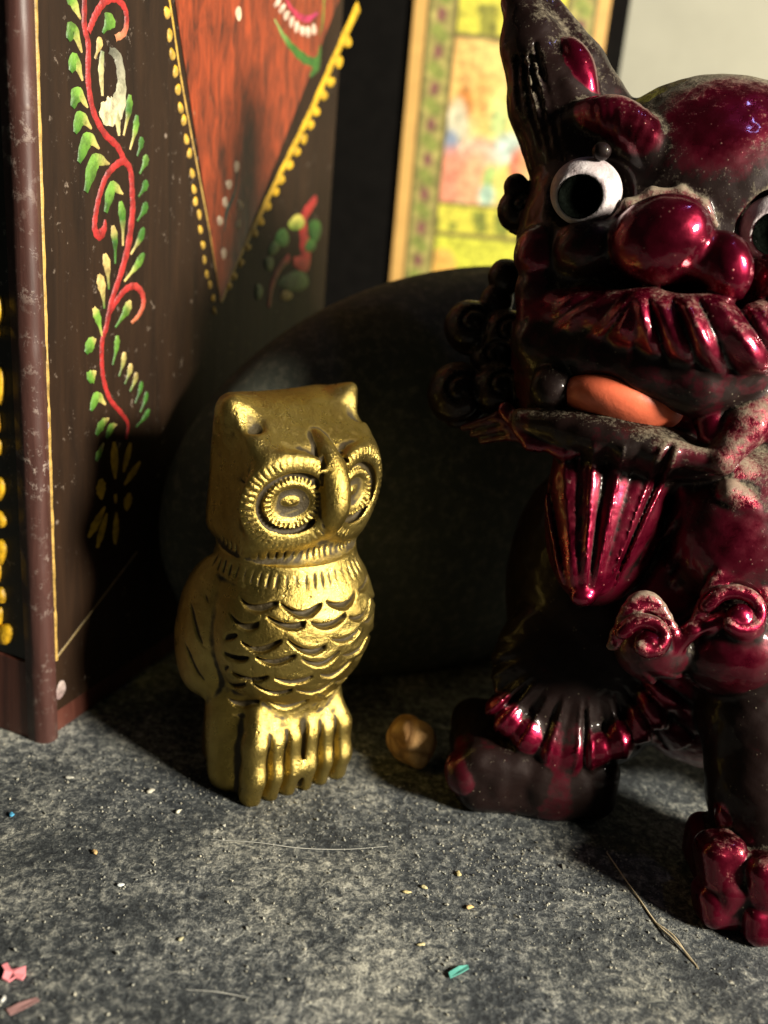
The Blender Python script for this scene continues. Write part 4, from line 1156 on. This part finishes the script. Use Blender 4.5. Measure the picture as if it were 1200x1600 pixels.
def flake(name, pts, z, th, mat, label, cat, curl=0.0):
    """a thin torn scrap with real thickness"""
    P_ = [on_floor(*p) for p in pts]; c = np.mean(P_, 0); n = len(P_)
    V = []
    for k_, (zz) in enumerate((z, z + th)):
        for i, q in enumerate(P_): V.append((q[0], q[1], zz + curl * (0.5 + 0.5 * math.sin(i * 2.1))))
    V.append((c[0], c[1], z)); V.append((c[0], c[1], z + th + curl * .3))
    Fc = []
    for i in range(n):
        j = (i + 1) % n
        Fc += [(i, j, n + j, n + i), (2 * n, j, i), (2 * n + 1, n + i, n + j)]
    o = mesh_obj(name, V, Fc, mat, origin=(c[0], c[1], 0))
    return tag(o, label, cat)
flake('paper_scrap', [(3, 1514), (12, 1512), (17, 1519), (27, 1519), (41, 1517), (40, 1527), (35, 1536), (24, 1534), (14, 1537), (4, 1534), (8, 1524)], .015, .03, mat_simple('pink_paper', (.80, .27, .30), .7, .08, 500, .2), 'small torn bright pink paper scrap at the lower left', 'scrap', .05)
flake('pink_smudge', [(10, 1580), (30, 1570), (58, 1560), (62, 1566), (40, 1578), (16, 1588)], .008, .012, mat_simple('dull_pink', (.30, .16, .15), .9, .2, 500, .2), 'dull pink fibre strip lying below the pink scrap', 'scrap', .02)
flake('plastic_flake', [(700, 1524), (716, 1515), (731, 1511), (732, 1517), (720, 1525), (703, 1531)], .02, .02, mat_simple('teal_plastic', (.10, .36, .30), .4, .1, 300, .1), 'narrow teal plastic flake at the bottom middle of the stone', 'flake', .03)

def fibre(name, pts, r, mat, label, lift=.03):
    c = spline([on_floor(*p, lift) + np.array([0, 0, lift * .8 * math.sin(i * 1.9)]) for i, p in enumerate(pts)], 8)
    V, Fc = [], []
    tg = np.gradient(c, axis=0)
    for i, p in enumerate(c):
        a = np.cross(tg[i], [0, 0, 1.]); a /= np.linalg.norm(a); b = np.array([0, 0, 1.])
        rr = r * (1.0 - .5 * abs(2 * i / (len(c) - 1) - 1))
        for k_ in range(5): V.append(p + (a * math.cos(k_ * 1.2566) + b * math.sin(k_ * 1.2566)) * rr)
    for i in range(len(c) - 1):
        for k_ in range(5):
            q, w = i * 5 + k_, i * 5 + (k_ + 1) % 5; Fc.append((q, w, w + 5, q + 5))
    o = mesh_obj(name, V, Fc, mat, smooth=True, origin=on_floor(*pts[0]))
    return tag(o, label, 'fibre')
M['fibre'] = mat_simple('straw_fibre', (.46, .38, .24), .6, .1, 300, .1)
M['hair'] = mat_simple('pale_hair', (.40, .40, .36), .5, .1, 300, .1)
fibre('dry_fibre', [(948, 1332), (970, 1366), (1000, 1405), (1026, 1442), (1050, 1468), (1072, 1488), (1092, 1512)], .017, M['fibre'], 'long straw coloured fibre running towards the lion front paw')
fibre('dry_fibre', [(1026, 1442), (1052, 1464), (1076, 1494), (1090, 1508)], .015, M['fibre'], 'short straw fibre lying alongside the lower end of the long one')
fibre('pale_hair', [(330, 1312), (400, 1318), (470, 1324), (540, 1326), (606, 1324)], .008, M['hair'], 'fine pale hair on the stone below the owl')
fibre('pale_hair', [(290, 1546), (340, 1552), (390, 1558)], .008, M['hair'], 'short pale hair near the bottom left of the stone')

# loose grit over the whole ledge: uncountable
gv, gf = [], []
oct_v = np.array([(1, 0, 0), (-1, 0, 0), (0, 1, 0), (0, -1, 0), (0, 0, 1), (0, 0, -1)], float)
oct_f = [(0, 2, 4), (2, 1, 4), (1, 3, 4), (3, 0, 4), (2, 0, 5), (1, 2, 5), (3, 1, 5), (0, 3, 5)]
cl_ = rng.uniform((-12, 8), (12, 24), (60, 2))
for i in range(9000):
    if i < 1300:
        q = np.array([(2.6, 13.3), (-3.2, 14.2), (0.3, 13.9), (3.2, 12.4)][i % 4]) + rng.normal(0, (1.5, .7))
    elif rng.random() < .45:
        q = cl_[rng.integers(60)] + rng.normal(0, .9, 2)
    else: q = rng.uniform((-14, 7.5), (14, 26))
    s_ = (.009 if i < 1300 else .011) + .020 * rng.random() ** 3
    if rng.random() < .02: s_ *= 1.8
    R_ = np.array(Matrix.Rotation(rng.uniform(0, 6), 3, rng.normal(0, 1, 3)))
    v_ = (oct_v * rng.uniform(.5, 1.3, (6, 1)) * s_) @ R_.T
    v_ = v_ + np.array([q[0], q[1], s_ * .5])
    b_ = len(gv); gv += v_.tolist(); gf += [tuple(b_ + k_ for k_ in f) for f in oct_f]
def mat_grit():
    t = NT('pale_grit')
    c = t.ramp(t.noise(300, 2), [(.3, (.12, .12, .10)), (.5, (.26, .26, .22)), (.7, (.46, .43, .33))])
    return t.set(Base_Color=c, Roughness=.8)
grit = mesh_obj('grit', gv, gf, mat_grit())
tag(grit, 'fine pale grit and dust grains scattered over the dark stone', 'grit', kind='stuff')
